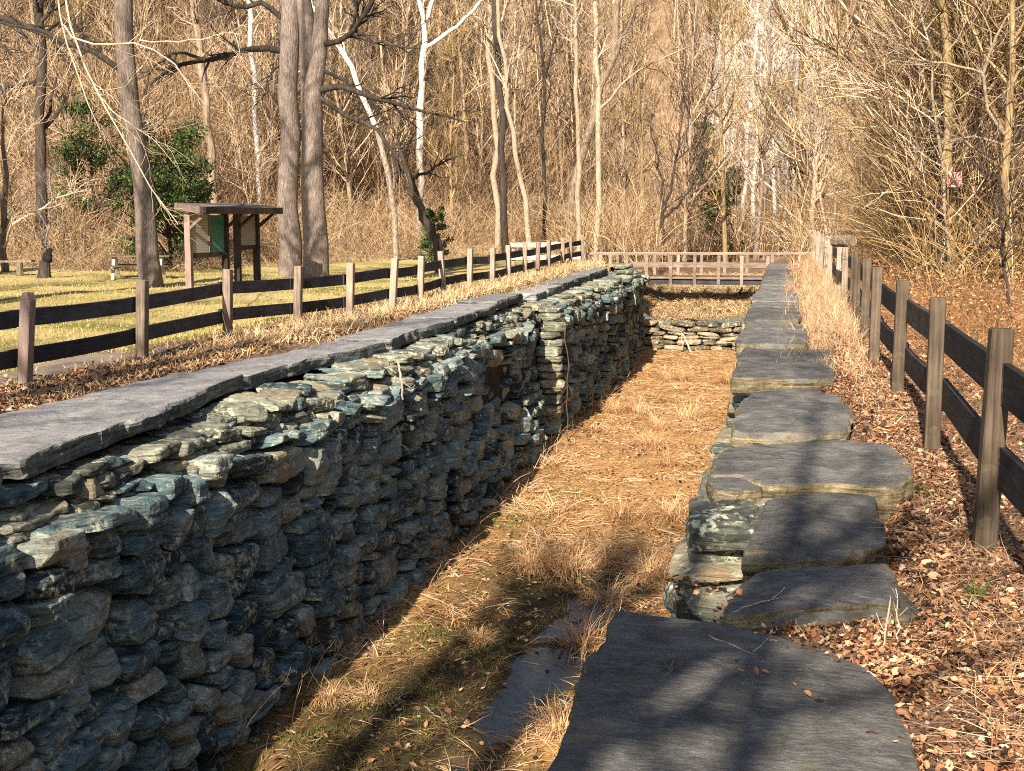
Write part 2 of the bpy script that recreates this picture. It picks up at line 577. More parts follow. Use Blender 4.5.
MAT['floor'] = m_floor()
Nw = NT("shallow_water")
Nw.b.inputs["Specular IOR Level"].default_value = .5
Nw.b.inputs["IOR"].default_value = 1.33
Nw.bump(Nw.noise(9, detail=3), .35, .03)
MAT['water'] = Nw.done((.02, .018, .012), .2)

# ------------------------------------------------------------------ terrain
ZF = -3.0            # lock floor
WL, WR = -5.78, -0.12   # the lock's two wall lines (backing)
YE = 46.4            # breast wall


def hill_s(x, y):
    sl_ = (x + 36) * -.928 + (y - 50) * .371
    sc_ = y - 118
    sr_ = (x - 13) * .95 + (y - 40) * .08
    s = np.maximum(np.maximum(sl_, sc_), sr_)
    return s


def ground_h(x, y):
    x, y = np.broadcast_arrays(np.asarray(x, float), np.asarray(y, float))
    p = np.stack([x, y, np.zeros_like(x)], -1)
    h = .035 * fbm(p, .8, 3) + .02 * vnoise(p, 3, 9)
    h = h - .42 * smooth(7.7, 10.5, -x)
    h = h - .13 * smooth(.5, .8, x) - .04 * smooth(1.0, 2.6, x) + .05 * fbm(p, .5, 5) * smooth(1.2, 3, x)
    h = h - .45 * smooth(43, 47.5, y)
    h = h - .10 * smooth(.95, .8, x) * smooth(.3, .45, x) * smooth(7.2, 7.7, y) * smooth(10.4, 9.6, y)
    h = h - .16 * smooth(.62 - .12 * smooth(8, 11, y), .5 - .12 * smooth(8, 11, y), x) * smooth(-.9, -.55, x) * smooth(46, 44, y) - .15 * smooth(-6.28, -6.12, x) * smooth(-4.9, -5.2, x) * smooth(44, 42, y)
    # the dry canal bed above the breast wall
    prof = np.interp(y, [45, 46.3, 51, 56, 80, 110], [-2.0, -1.95, -1.35, -1.25, -1.0, -.3])
    ch = smooth(3.6, 1.75, np.abs(x + 2.9)) * smooth(45.5, 46.2, y) * smooth(112, 90, y)
    h = h * (1 - ch) + (prof + .06 * fbm(p, .9, 4)) * ch
    s = hill_s(x, y)
    hh = 5 * np.log1p(np.exp(np.clip(s / 5, -30, 30))) * .56
    hh = 62 * np.tanh(hh / 62)
    h = h + hh * (1 + .12 * fbm(p, .045, 8))
    return h


def axis_lines(lo, a, b, hi, fine, grow=1.12):
    mid = list(np.arange(a, b + 1e-6, fine))
    st, x = fine, b
    up = []
    while x < hi:
        st *= grow
        x += st
        up.append(x)
    st, x = fine, a
    dn = []
    while x > lo:
        st *= grow
        x -= st
        dn.append(x)
    return np.array(dn[::-1] + mid + up)


XS = axis_lines(-170, -12, 5, 150, .25, 1.1)
XS = XS[(np.abs(XS - WL) > .12) & ((XS < WR - .1) | (XS > 1.55))]
XS = np.sort(np.concatenate([XS, [WL], np.arange(WR, 1.56, .06)]))
YS = axis_lines(-60, -8, 54, 300, .4, 1.08)
YS = np.sort(np.concatenate([YS[(np.abs(YS - YE) > .2) & ((YS < 2.9) | (YS > 14.1))], [YE], np.arange(3, 14, .12)]))
gx, gyy = np.meshgrid(XS, YS)
gzz = ground_h(gx, gyy)
nx, ny = len(XS), len(YS)
V = np.stack([gx, gyy, gzz], -1).reshape(-1, 3)
ii, jj = np.meshgrid(np.arange(nx - 1), np.arange(ny - 1))
cx = (XS[ii] + XS[ii + 1]) / 2
cy = (YS[jj] + YS[jj + 1]) / 2
keep = ~((cx > WL) & (cx < WR) & (cy < YE) & (cy > -4.5))
Q = np.stack([jj * nx + ii, jj * nx + ii + 1, (jj + 1) * nx + ii + 1, (jj + 1) * nx + ii], -1)[keep]
mb = MB()
mb.add(V, Q)
ground = mb.build("ground", MAT['ground'], shade=True)
tag(ground, "leaf strewn ground with mown lawn and wooded hillsides around the lock", "ground", kind="structure")
pn = np.stack([gx, gyy, gx * 0], -1)
wob = fbm(pn, .6, 21)
hs = hill_s(gx, gyy)
a_l = (smooth(7.9, 8.9, -gx + .5 * wob) * smooth(-7.5, -11, hs + 2 * wob)).ravel()
a_h = smooth(-11, -6, hs + 2 * wob).ravel()
a_p = (smooth(7.25, 7.5, -gx + .15 * wob) * smooth(8.7, 8.2, -gx + .2 * wob) * smooth(17, 13, gyy + wob)).ravel()
for nm, arr in (("lawn", a_l), ("hill", a_h), ("path", a_p)):
    at_ = ground.data.attributes.new(nm, 'FLOAT', 'POINT')
    at_.data.foreach_set("value", arr.astype(np.float32))

# lock floor
fx = np.linspace(-5.4, WR + .1, 60)
fy = np.arange(-10, YE + .3, .14)
X, Y = np.meshgrid(fx, fy)


def wetness(x, y):
    p = np.stack([x, y, x * 0], -1)
    c = -2.75 + .016 * (y - 10) * 2 + .35 * vnoise(p * [0, 1, 0], .25, 31)
    return smooth(1.15, .25, np.abs(x - c + .35) / (1.4 + .6 * vnoise(p, .6, 33))) * smooth(21, 16.5, y + 1.2 * vnoise(p, .7, 35))


def strip_w(x, y):
    p = np.stack([x, y, x * 0], -1)
    cw = -2.72 + .08 * (y - 10.8) + .12 * vnoise(p * [0, 1, 0], .7, 36)
    return smooth(.40 + .14 * smooth(12.5, 14, y), .12 + .1 * smooth(12.5, 14, y), np.abs(x - cw) + .14 * vnoise(p, 1.6, 37)) * smooth(17.2, 15.8, y)


def floor_h(x, y):
    x, y = np.broadcast_arrays(np.asarray(x, float), np.asarray(y, float))
    p = np.stack([x, y, x * 0], -1)
    return ZF + .06 * fbm(p, .8, 40) + .03 * fbm(p, 4, 44) - .035 * wetness(x, y) - .085 * strip_w(x, y) + .10 * smooth(19, 30, y)


Zf = floor_h(X, Y)
n_, m_ = X.shape
ii, jj = np.meshgrid(np.arange(m_ - 1), np.arange(n_ - 1))
mb = MB()
mb.add(np.stack([X, Y, Zf], -1), np.stack([jj * m_ + ii, jj * m_ + ii + 1, (jj + 1) * m_ + ii + 1, (jj + 1) * m_ + ii], -1))
lf = mb.build("lock_floor", MAT['floor'], shade=True)
tag(lf, "earthen floor of the drained lock chamber under matted dead grass", "floor", kind="structure")
at_ = lf.data.attributes.new("wet", 'FLOAT', 'POINT')
at_.data.foreach_set("value", wetness(X, Y).ravel().astype(np.float32))
# shallow water lying in the low run of the floor
wx = np.linspace(-3.9, -1.2, 8)
wy = np.linspace(4, 19.5, 20)
X, Y = np.meshgrid(wx, wy)
n_, m_ = X.shape
ii, jj = np.meshgrid(np.arange(m_ - 1), np.arange(n_ - 1))
mb = MB()
mb.add(np.stack([X, Y, X * 0 + ZF - .082], -1), np.stack([jj * m_ + ii, jj * m_ + ii + 1, (jj + 1) * m_ + ii + 1, (jj + 1) * m_ + ii], -1))
tag(mb.build("puddle_water", MAT['water']), "shallow puddle of standing water on the lock floor", "water", kind="structure")


# ------------------------------------------------------------------ stones
def cube_sphere(n):
    vs, qs, off = [], [], 0
    for ax in range(3):
        for sgn in (-1, 1):
            g = np.linspace(-1, 1, n + 1)
            a, b = np.meshgrid(g, g)
            p = np.zeros((n + 1, n + 1, 3))
            p[..., ax] = sgn
            p[..., (ax + 1) % 3] = a
            p[..., (ax + 2) % 3] = b
            ii, jj = np.meshgrid(np.arange(n), np.arange(n))
            q = np.stack([jj * (n + 1) + ii, jj * (n + 1) + ii + 1, (jj + 1) * (n + 1) + ii + 1, (jj + 1) * (n + 1) + ii], -1).reshape(-1, 4)
            if sgn < 0:
                q = q[:, ::-1]
            vs.append(p.reshape(-1, 3))
            qs.append(q + off)
            off += (n + 1) ** 2
    v = np.concatenate(vs)
    q = np.concatenate(qs)
    key = np.round(v * 1000).astype(int)
    _, idx, inv = np.unique(key, axis=0, return_index=True, return_inverse=True)
    return v[idx], inv.ravel()[q]


CS = {n: cube_sphere(n) for n in (4, 7, 10, 14)}


def stone(mb, c, size, R=None, n=7, sharp=6.0, amp=.09, strata=True, seed=0):
    v, q = CS[n]
    p = v / (np.abs(v) ** sharp).sum(1, keepdims=True) ** (1 / sharp)
    # cut a few random corners so that no two outlines agree
    r = np.random.default_rng(seed + 991)
    for _ in range(9):
        d = r.normal(size=3)
        d[2] *= .7
        d /= np.linalg.norm(d)
        lim = r.uniform(.86, 1.22)
        s = p @ d
        over = np.clip(s - lim, 0, None)
        p = p - over[:, None] * d * .95
    h = np.asarray(size) / 2
    p = p * h
    m = min(h)
    off = np.array([seed * 3.17 % 97, seed * 1.31 % 89, seed * 2.23 % 83])
    nrm = p / (h ** 2)
    nrm /= np.linalg.norm(nrm, axis=1, keepdims=True) + 1e-9
    d = amp * m * (fbm(p + off, 1.0 / m, 1, 4 if n > 7 else 3))
    p = p + nrm * d[:, None]
    if strata:
        zz = np.stack([p[:, 0] * .6 + off[0], p[:, 1] * .6 + off[1], p[:, 2] * 20 + off[2]], -1)
        d2 = min(.036, m * .32) * vnoise(zz, 1.0, 5) * (1 - np.abs(nrm[:, 2]))
        p = p + nrm * d2[:, None]
    if R is not None:
        p = p @ np.asarray(R).T
    mb.add(p + np.asarray(c), q)


def face_x(y, z):
    """x of the left wall's face (it bulges out under its loose top)"""
    p = np.array([[y * .35, z * .6, 1.3]])
    b = -4.66 + .07 * float(vnoise(p, 1, 51)[0]) + .05 * float(vnoise(p * 2.7, 1, 57)[0])
    b -= .07 * math.exp(-((z + 1.3) / .7) ** 2)
    rec = float(smooth(18.5, 21, y) * smooth(26.9, 26.7, y))
    b -= .35 * float(smooth(40.3, 40.5, y))
    b -= .30 * rec * float(smooth(-2.6, -1.2, z))
    return b


left_wall = thing("lock_wall", "long dark left lock wall of rough dry laid stones beneath the coping", "stone wall", (-5, 20, 0))
mbs = MB()
mbp = MB()
rr = random.Random(5)
sid = 0
y = 3.0
while y < 46.2:
    W = rr.choice([.34, .42, .5, .58, .68, .8, .95])
    if 26.1 < y < 26.95:
        y = 26.97
    if y < 26.9 and y + W > 26.6:
        W = 26.95 - y
    colj = rr.gauss(0, .035)
    z = ZF - .12 - rr.random() * .2
    while z < -.46:
        hh = rr.choice([.10, .14, .18, .22, .26, .31, .36]) * (.85 + .3 * rr.random())
        if z + hh > -.36:
            hh = max(.1, -.40 - z)
        und = .06 * float(vnoise(np.array([[y * .5, z, 7.]]), 1, 61)[0])
        parts = [(0.0, W)]
        if W > .6 and rr.random() < .42:
            c_ = rr.uniform(.35, .65)
            parts = [(0.0, W * c_), (W * c_, W * (1 - c_))]
        for o_, L in parts:
            ext = rr.uniform(-.06, .10)
            yy = y + o_ + L / 2 + rr.gauss(0, .025)
            zc = z + und + hh / 2
            jx = colj + rr.gauss(0, .034) + (rr.random() < .06) * rr.uniform(.03, .09) + .05 * float(smooth(-1.3, -.7, zc))
            D = .62 + .1 * rr.random()
            R = rotz(rr.gauss(.045, .045)) @ rot_axis((1, 0, 0), rr.gauss(0, .06)) @ rot_axis((0, 1, 0), rr.gauss(0, .07))
            n = 14 if yy < 14 else (10 if yy < 20 else 7 if yy < 30 else 4)
            sid += 1
            stone(mbs, (face_x(yy, zc) + jx - D / 2, yy, zc), (D, L * .97 + ext, hh * rr.uniform(.9, 1.02)), R, n, rr.choice([8, 12, 18]), .10, True, sid)
        z += hh
    y += W
# loose flat stones of the ragged top, stepping back under the coping slabs
z = -.48
while z < -.19:
    t = (z + .48) / .34
    hrow = rr.uniform(.06, .11)
    for rank in range(2):
        y = 3.0 + rr.random() * .5
        while y < 46.0:
            L = rr.uniform(.22, .75)
            if rr.random() < .97 - .2 * t * rank:
                D = rr.uniform(.4, .7)
                yy = y + L / 2
                zc = z + hrow / 2 + rr.gauss(0, .02) + .025 * float(vnoise(np.array([[y * .5, 3., 7.]]), 1, 67)[0])
                hs_ = hrow * rr.uniform(.95, 1.35)
                zc = min(zc, -.125 - hs_ / 2)
                front = face_x(yy, -.62) + .02 - (.04 + .25 * t) * (1 if rank == 0 else .25) - rr.uniform(0, .16)
                if rank == 1:
                    if rr.random() < .3 + .4 * t:
                        y += L
                        continue
                    front -= .05
                R = rotz(rr.gauss(0, .22)) @ rot_axis((1, 0, 0), rr.gauss(0, .05)) @ rot_axis((0, 1, 0), rr.gauss(.04, .06))
                n = 10 if yy < 17 else 7 if yy < 24 else 4
                sid += 1
                stone(mbs if rr.random() < .28 else mbp, (front - D / 2, yy, zc), (D, L, hs_), R, n, rr.choice([5, 8, 12]), .16, True, sid)
            y += L * rr.uniform(.85, 1.05)
    z += hrow * .82
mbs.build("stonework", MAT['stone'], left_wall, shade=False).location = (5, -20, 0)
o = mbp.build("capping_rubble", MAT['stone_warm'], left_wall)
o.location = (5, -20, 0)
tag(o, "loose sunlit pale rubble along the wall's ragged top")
# end pier of the left wall and the lit jamb at the gate recess
mbp = MB()
z = -2.9
while z < .12:
    hh = rr.uniform(.10, .2)
    stone(mbp, (-5.02 + rr.gauss(0, .02), 40.1 + rr.gauss(0, .03), z + hh / 2), (.55, .6, hh * 1.05), rotz(rr.gauss(0, .12)), 4, 5, .12, True, int(z * 100) + 5000)
    z += hh
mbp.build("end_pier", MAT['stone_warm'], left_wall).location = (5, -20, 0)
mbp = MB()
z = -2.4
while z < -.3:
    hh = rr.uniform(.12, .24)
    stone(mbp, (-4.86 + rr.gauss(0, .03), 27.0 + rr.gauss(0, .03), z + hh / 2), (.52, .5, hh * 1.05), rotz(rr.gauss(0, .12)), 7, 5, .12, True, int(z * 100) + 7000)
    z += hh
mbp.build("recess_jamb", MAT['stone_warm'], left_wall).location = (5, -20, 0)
mbk = MB()
box(mbk, (-5.32, 18.3, -1.80), (.42, 56.4, 2.9))
box(mbk, (-5.72, 18.3, -1.62), (.34, 56.4, 2.98))
mbk.build("wall_core", MAT['gap'], left_wall).location = (5, -20, 0)

# right wall: courses of flat stones facing the chamber, top stepped beneath the flagstones
right_wall = thing("lock_wall", "low seen right lock wall of flat stacked stones under the flagstones", "stone wall", (-.6, 20, 0))
mbs = MB()
z = ZF - .1
while z < -.2:
    hh = rr.uniform(.11, .24)
    if z + hh > -.19:
        hh = max(.08, -.19 - z)
    y = 2.2
    while y < 46.2:
        L = rr.uniform(.35, .95)
        yy = y + L / 2
        fxx = -.60 + rr.gauss(0, .045) - .10 * float(smooth(12, 22, yy)) - .16 * float(smooth(25, 45, yy))
        if yy < 5.6:
            fxx -= .1
        sid += 1
        if 5.4 < yy < 7.2 and z + hh > -.55:
            y += L
            continue
        if yy < 12 or z > -1.2 or yy > 30:
            stone(mbs, (fxx + .26, yy, z + hh / 2), (.52, L * 1.02, hh * 1.04), rotz(rr.gauss(0, .08)), 10 if yy < 9 else 4, rr.choice([4, 6, 8]), .13, True, sid)
        else:
            stone(mbs, (fxx + .26, yy, z + hh / 2), (.52, L * 1.02, hh * 1.04), rotz(rr.gauss(0, .06)), 4, 5, .1, False, sid)
        y += L
    z += hh
mbs.build("stonework", MAT['stone_warm'], right_wall).location = (.6, -20, 0)
mbk = MB()
box(mbk, (-.28, 1.5, -1.66), (.36, 7.7, 2.9))
box(mbk, (-.28, 6.25, -1.88), (.36, 1.8, 2.46))
box(mbk, (-.28, 26.7, -1.66), (.36, 39.1, 2.9))
mbk.build("wall_core", MAT['gap'], right_wall).location = (.6, -20, 0)

mbs = MB()
z = -.68
for k, hh in enumerate((.15, .13, .14, .15, .17)):
    stone(mbs, (-.41 + .015 * k, 7.42 - .02 * k + rr.gauss(0, .02), z + hh / 2), (.46 - .02 * k, .72, hh * 1.02), rotz(rr.gauss(0, .06)) @ rot_axis((0, 1, 0), rr.gauss(0, .03)), 14, 9, .13, True, 8800 + k)
    stone(mbs, (-.02, 7.45, z + hh / 2), (.42, .7, hh * 1.02), rotz(rr.gauss(0, .06)), 7, 9, .13, True, 8900 + k)
    z += hh
for k in range(5):
    stone(mbs, (-.45 + .1 * (k % 2), 5.65 + k * .32, -.58), (.5, .36, .14), rotz(rr.gauss(0, .3)), 7, 6, .15, True, 9000 + k)
o = mbs.build("stacked_end", MAT['stone_warm'], right_wall)
o.location = (.6, -20, 0)
tag(o, "stack of lichen spotted blocks at the gap behind the nearest flagstone")

# breast wall at the head of the lock
breast = thing("breast_wall", "low rough stone cross wall closing the far end of the lock", "stone wall", (-2.9, 46.4, ZF))
mbs = MB()
z = ZF - .1
while z < -1.95:
    hh = rr.uniform(.1, .2)
    x = -5.2
    while x < -.7:
        L = rr.uniform(.3, .9)
        sid += 1
        stone(mbs, (x + L / 2, 46.25 + rr.gauss(0, .06) + .12 * (z + 3), z + hh / 2 + rr.gauss(0, .03)), (L, .55, hh * 1.05), rotz(rr.gauss(0, .16)) @ rot_axis((0, 1, 0), rr.gauss(0, .08)), 4, 5, .14, True, sid)
        x += L
    z += hh
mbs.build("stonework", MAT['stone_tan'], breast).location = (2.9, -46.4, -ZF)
mbk = MB()
box(mbk, (-2.9, 46.5, -2.55), (4.6, .3, 1.1))
mbk.build("wall_core", MAT['gap'], breast).location = (2.9, -46.4, -ZF)


# ------------------------------------------------------------------ flagstones
def slab(name, poly, ztop, thick, mat, seed, tilt=(0, 0), label=None, cat="flagstone", group=None, rough=.035, dome=.02):
    """irregular flat stone: outline with split, ragged sides and a worn top"""
    poly = np.asarray(poly, float)[:, :2]
    nxt = np.roll(poly, -1, 0)
    if (poly[:, 0] * nxt[:, 1] - nxt[:, 0] * poly[:, 1]).sum() < 0:
        poly = poly[::-1]
    c = poly.mean(0)
    per = []
    n = len(poly)
    tot = sum(np.linalg.norm(poly[(k + 1) % n] - poly[k]) for k in range(n))
    stp = max(tot / 190, .022)
    for k in range(n):
        a, b = poly[k], poly[(k + 1) % n]
        m = max(2, int(np.linalg.norm(b - a) / stp))
        for t in np.arange(m) / m:
            per.append(a + (b - a) * t)
    per = np.array(per)
    for _ in range(2):
        per = per * .5 + (np.roll(per, 1, 0) + np.roll(per, -1, 0)) * .25
    N = len(per)
    dirn = per - c
    dl = np.linalg.norm(dirn, axis=1, keepdims=True)
    dirn = dirn / dl
    off = np.array([seed * 7.3, seed * 3.1, 0.])
    rows = []
    nz = 6
    for r in range(nz + 1):
        zf = r / nz
        zv = ztop - thick * (1 - zf)
        q3 = np.concatenate([per * 1.0, np.full((N, 1), zv)], 1) + off
        d = rough * fbm(q3, 2.4, 70, 3) + .024 * fbm(q3 * [1, 1, 1.6], 9.0, 75, 2) + .03 * vnoise(q3 * [2.5, 2.5, 26], 1, 71)
        d -= .03 * (1 - zf) ** 1.5 + (.022 if r == nz else 0)
        xy = per + dirn * d[:, None]
        zz = zv - (0.0 if r < nz else 0) + (0 if r in (0, nz) else .006 * vnoise(q3, 9, 72))
        rows.append(np.concatenate([xy, np.broadcast_to(zz, (N,))[:, None]], 1))
    edge = rows[-1][:, :2]
    for f in (.985, .95, .88, .78, .66, .52, .38, .24, .1):
        xy = c + (edge - c) * f
        q3 = np.concatenate([xy, np.zeros((N, 1))], 1) + off
        zz = ztop + .018 * fbm(q3, 1.8, 73, 4) * (1 - f ** 6 * .6) + dome * (1 - f ** 2) + .010
        rows.append(np.concatenate([xy, zz[:, None]], 1))
    V = np.concatenate(rows + [np.array([[c[0], c[1], rows[-1][:, 2].mean()]])])
    V[:, 2] += (V[:, 0] - c[0]) * tilt[0] + (V[:, 1] - c[1]) * tilt[1]
    nr = len(rows)
    s = np.arange(N)
    s2 = (s + 1) % N
    q = np.concatenate([np.stack([r * N + s, r * N + s2, (r + 1) * N + s2, (r + 1) * N + s], -1) for r in range(nr - 1)])
    t = np.stack([(nr - 1) * N + s, (nr - 1) * N + s2, np.full(N, nr * N)], -1)
    t2 = np.stack([s2[1:-1], s[1:-1], np.zeros(N - 2, int)], -1)
    m = MB()
    m.add(V, q, np.concatenate([t, t2]))
    o = m.build(name, mat, shade=False, loc=(c[0], c[1], ztop - thick))
    return tag(o, label, cat, group)


def pxpoly(pts, z):
    return [gz(a, b, z)[:2] for a, b in pts]


FG = "flagstones stepping along the right lock wall"
flags = [
    ([(612, 608), (660, 615), (722, 626), (790, 641), (856, 665), (908, 700), (930, 771), (944, 850), (515, 850), (545, 762), (580, 688)], .03, .24, (0, 0), "broadest dark flagstone at the bottom of the photo, crossed by two trunk shadows"),
    ([(722, 620), (728, 598), (744, 574), (815, 569), (888, 566), (906, 584), (918, 604), (912, 612), (820, 612), (770, 614)], .07, .24, (0, .02), "flagstone with pale veins and a cream front edge behind two thin dead stalks"),
    ([(742, 552), (750, 526), (764, 503), (800, 497), (848, 495), (876, 501), (884, 522), (888, 545), (850, 551), (790, 553)], .11, .16, (0, .02), "smooth grey flagstone with rounded far corners between the veined slab and the widest slab"),
    ([(708, 474), (716, 452), (735, 446), (800, 443), (855, 443), (890, 449), (914, 470), (916, 480), (892, 487), (830, 482), (770, 484), (740, 474)], .13, .22, (.01, .01), "widest rounded flagstone reaching far right into the fallen leaves"),
    ([(709, 473), (768, 474), (764, 493), (735, 496), (714, 492)], .10, .24, (0, -.03), "chunky lichen speckled block under the left end of the widest flagstone"),
    ([(731, 430), (738, 408), (752, 396), (800, 391), (838, 398), (852, 415), (845, 430), (800, 433)], .17, .2, (0, .02), "humped dark flagstone with a sunlit yellowish front lip"),
]
for k, (pts, zt, th, tilt, lab) in enumerate(flags):
    slab("flagstone", pxpoly(pts, zt), zt, th, MAT['flag'], k + 1, tilt, lab, "flagstone", FG)
# farther flagstones, laid one behind the next
yk = 13.0
farlab = ["thin flagstone just behind the humped flagstone", "flagstone beside the first bleached weeds with a pale chip on it",
          "flagstone beside the thickest dry weeds", "narrow cracked flagstone past the thick dry weeds",
          "flagstone abreast of the dark unlit fence posts", "flat flagstone level with the fence's brightest post",
          "flagstone before the far weeds, a little left of its neighbours", "greyish flagstone level with the timber lying on the fence",
          "small pale flagstone farther on than the fence timber", "flagstone abreast of the low cross wall",
          "last flagstone before the footbridge railing"]
spans = [1.5, 1.7, 2.0, 1.9, 2.3, 2.5, 2.8, 3.2, 3.8, 4.4, 5.0]
for k, L in enumerate(spans):
    xl = np.interp(yk, [12, 18, 25, 46], [-.56, -.70, -.74, -.86]) + rr.gauss(0, .025)
    wv = np.interp(yk, [12, 18, 30, 46], [.95, .8, .72, .7]) + rr.uniform(-.06, .1)
    zt = (.12, .07)[k % 2] + rr.uniform(-.02, .03)
    poly = [(xl, yk + .05), (xl + wv * .5, yk + rr.uniform(-.06, .06)), (xl + wv, yk + rr.uniform(0, .12)), (xl + wv + rr.uniform(-.05, .08), yk + L * .5), (xl + wv - rr.uniform(0, .1), yk + L - .06), (xl + wv * .5, yk + L - rr.uniform(0, .1)), (xl + .03, yk + L - .07), (xl - .03, yk + L * .5)]
    slab("flagstone", poly, zt, .16, MAT['flag'], 20 + k, (0, rr.uniform(.0, .02)), farlab[k], "flagstone", FG)
    yk += L

CG = "coping slabs along the left lock wall"
edge_pts = [(2.5, -5.0), (6.0, -4.97), (8.06, -4.96), (10.6, -5.22), (13.3, -5.5), (15.2, -5.38), (17.3, -5.2), (20.5, -5.26), (23.7, -5.3), (26.4, -5.42), (27.8, -5.36), (33, -5.45), (43.5, -5.62)]
ex, ey = [e[0] for e in edge_pts], [e[1] for e in edge_pts]
cuts = [3.0, 7.85, 12.9, 17.0, 20.6, 24.0, 26.9, 28.0, 32.0, 36.4, 41.0]
clabs = [None, "long smooth grey coping slab nearest the camera on the left wall", "coping slab with a thin drooping lip, behind the two nearest left posts",
         "coping slab half buried by dry grass beside the fourth left post", "mossy coping slab in the middle of the left wall",
         "pale flat coping slab just before the lit stone jamb", None, "dark edged coping slab just past the lit stone jamb",
         "blocky coping slab with a broken dark edge farther along the left wall", "last coping slab before the left wall's end pier"]
for k in range(len(cuts) - 1):
    a, b = cuts[k], cuts[k + 1]
    if clabs[k] is None:
        if k == 6:
            continue
        lab = "coping slab at the very left edge of the photo, in front of the first left post"
    else:
        lab = clabs[k]
    ys = np.linspace(a + .03, b - .05, 9)
    back = -6.25 + .25 * smooth(12, 18, ys) + .08 * vnoise(np.stack([ys, ys * 0, ys * 0], -1), .9, 80)
    front = np.interp(ys, ex, ey) + .05 * vnoise(np.stack([ys, ys * 0 + 3, ys * 0], -1), 1.3, 81)
    poly = [(f_, y_) for f_, y_ in zip(front, ys)] + [(b_, y_) for b_, y_ in zip(back[::-1], ys[::-1])]
    slab("coping_slab", poly, .02 + (.05 if k < 2 else 0) + rr.uniform(-.03, .045) + (.05 if k == 5 else 0), .13 + (.09 if k in (7, 8, 9) else 0) + .03 * rr.random(), MAT['coping'], 50 + k, (0, 0), lab, "coping slab", CG, rough=.075, dome=.0)


# ------------------------------------------------------------------ fences
def fence_post(parent, x, y, zt, mat, wx=.10, wy=.10, zb=-.35, lean=(0, 0), pointed=False, bolts=None):
    m = MB()
    h = zt - zb
    R = rot_axis((0, 1, 0), lean[0]) @ rot_axis((1, 0, 0), lean[1])
    if pointed:
        box(m, (0, 0, h / 2 - .03), (wx, wy, h - .06), None, .008)
        s, t_ = wx / 2 - .004, wx * .22
        zz = h - .062
        v = [(-s, -wy / 2, zz), (s, -wy / 2, zz), (s, wy / 2, zz), (-s, wy / 2, zz), (-t_, -wy / 2, h), (t_, -wy / 2, h), (t_, wy / 2, h), (-t_, wy / 2, h)]
        m.add(np.array(v), [(0, 1, 5, 4), (1, 2, 6, 5), (2, 3, 7, 6), (3, 0, 4, 7), (4, 5, 6, 7)])
    else:
        box(m, (0, 0, h / 2), (wx, wy, h), None, .007)
    m.V = [v @ R.T for v in m.V]
    o = m.build("post", mat, parent)
    o.location = np.array([x, y, zb]) - np.array(parent.location)
    o.rotation_euler = (0, 0, rr.gauss(0, .05))
    return o


def rails(parent, A, B, heights, ht, off, mat, zg, sag=.012):
    for hz in heights:
        m = MB()
        a = np.array([A[0] + off, A[1] - .06, A[2] + hz])
        b = np.array([B[0] + off, B[1] + .06, B[2] + hz])
        a[2] += rr.gauss(0, .012)
        b[2] += rr.gauss(0, .012)
        beam(m, a, b, .038, ht, sag=rr.uniform(-.3, 1.2) * sag, seg=6)
        o = m.build("rail", mat, parent, loc=None)
        o.location = -np.array(parent.location)


lf_ = thing("rail_fence", "two rail fence with silvery posts along the left bank beyond the coping", "fence", (-7.1, 8, 0))
LP = [(-7.05, 6.9, .95), (-7.19, 9.2, .95), (-7.19, 11.53, .935), (-7.15, 13.86, .94), (-7.45, 16.9, .94), (-7.26, 19.0, .91), (-6.98, 20.6, .9), (-6.88, 22.56, .92), (-6.9, 24.47, .9), (-7.05, 26.9, .93), (-7.03, 28.94, .93), (-6.8, 30.26, .92), (-6.8, 32.12, .94), (-6.93, 34.7, .94), (-6.84, 36.0, .95), (-6.88, 37.88, .95), (-7.2, 42.0, .96), (-7.35, 44.6, .96), (-7.3, 46.9, .98)]
for k, (x, y, zt) in enumerate(LP):
    po = fence_post(lf_, x, y, zt, MAT['post_l'] if y > 12.5 else MAT['kiosk_lit'], .11, .11, lean=(rr.gauss(.01, .025), rr.gauss(0, .025)), pointed=y < 12.5)
    if y < 23:
        for hz in (.67, .31):
            m = MB()
            tubes(m, np.array([[.05, 0, hz + .35], [.066, 0, hz + .35]]), np.array([.014, .012]), 7, True)
            m.build("bolt", MAT['rail_pale'], po)
for k in range(len(LP) - 1):
    A, B = LP[k], LP[k + 1]
    rails(lf_, (A[0], A[1], A[2] - .94), (B[0], B[1], B[2] - .94), (.67, .31), .165, -.076, MAT['rail_l'], 0)
e2 = gy(513, 250, 47.4)
fence_post(lf_, e2[0], 47.5, .80, MAT['post_l'], .11, .11, zb=-.7)
for hz in (.66, .22):
    m = MB()
    beam(m, (e2[0] - .1, 47.4, hz - .05), (-7.22, 47.0, hz), .04, .17, seg=4, sag=.01)
    o = m.build("rail", MAT['rail_pale'], lf_)  # this return faces the sun; sunlight is put into the pale wood
    o.location = -np.array(lf_.location)
    tag(o, "sunlit rail on the fence's short return")

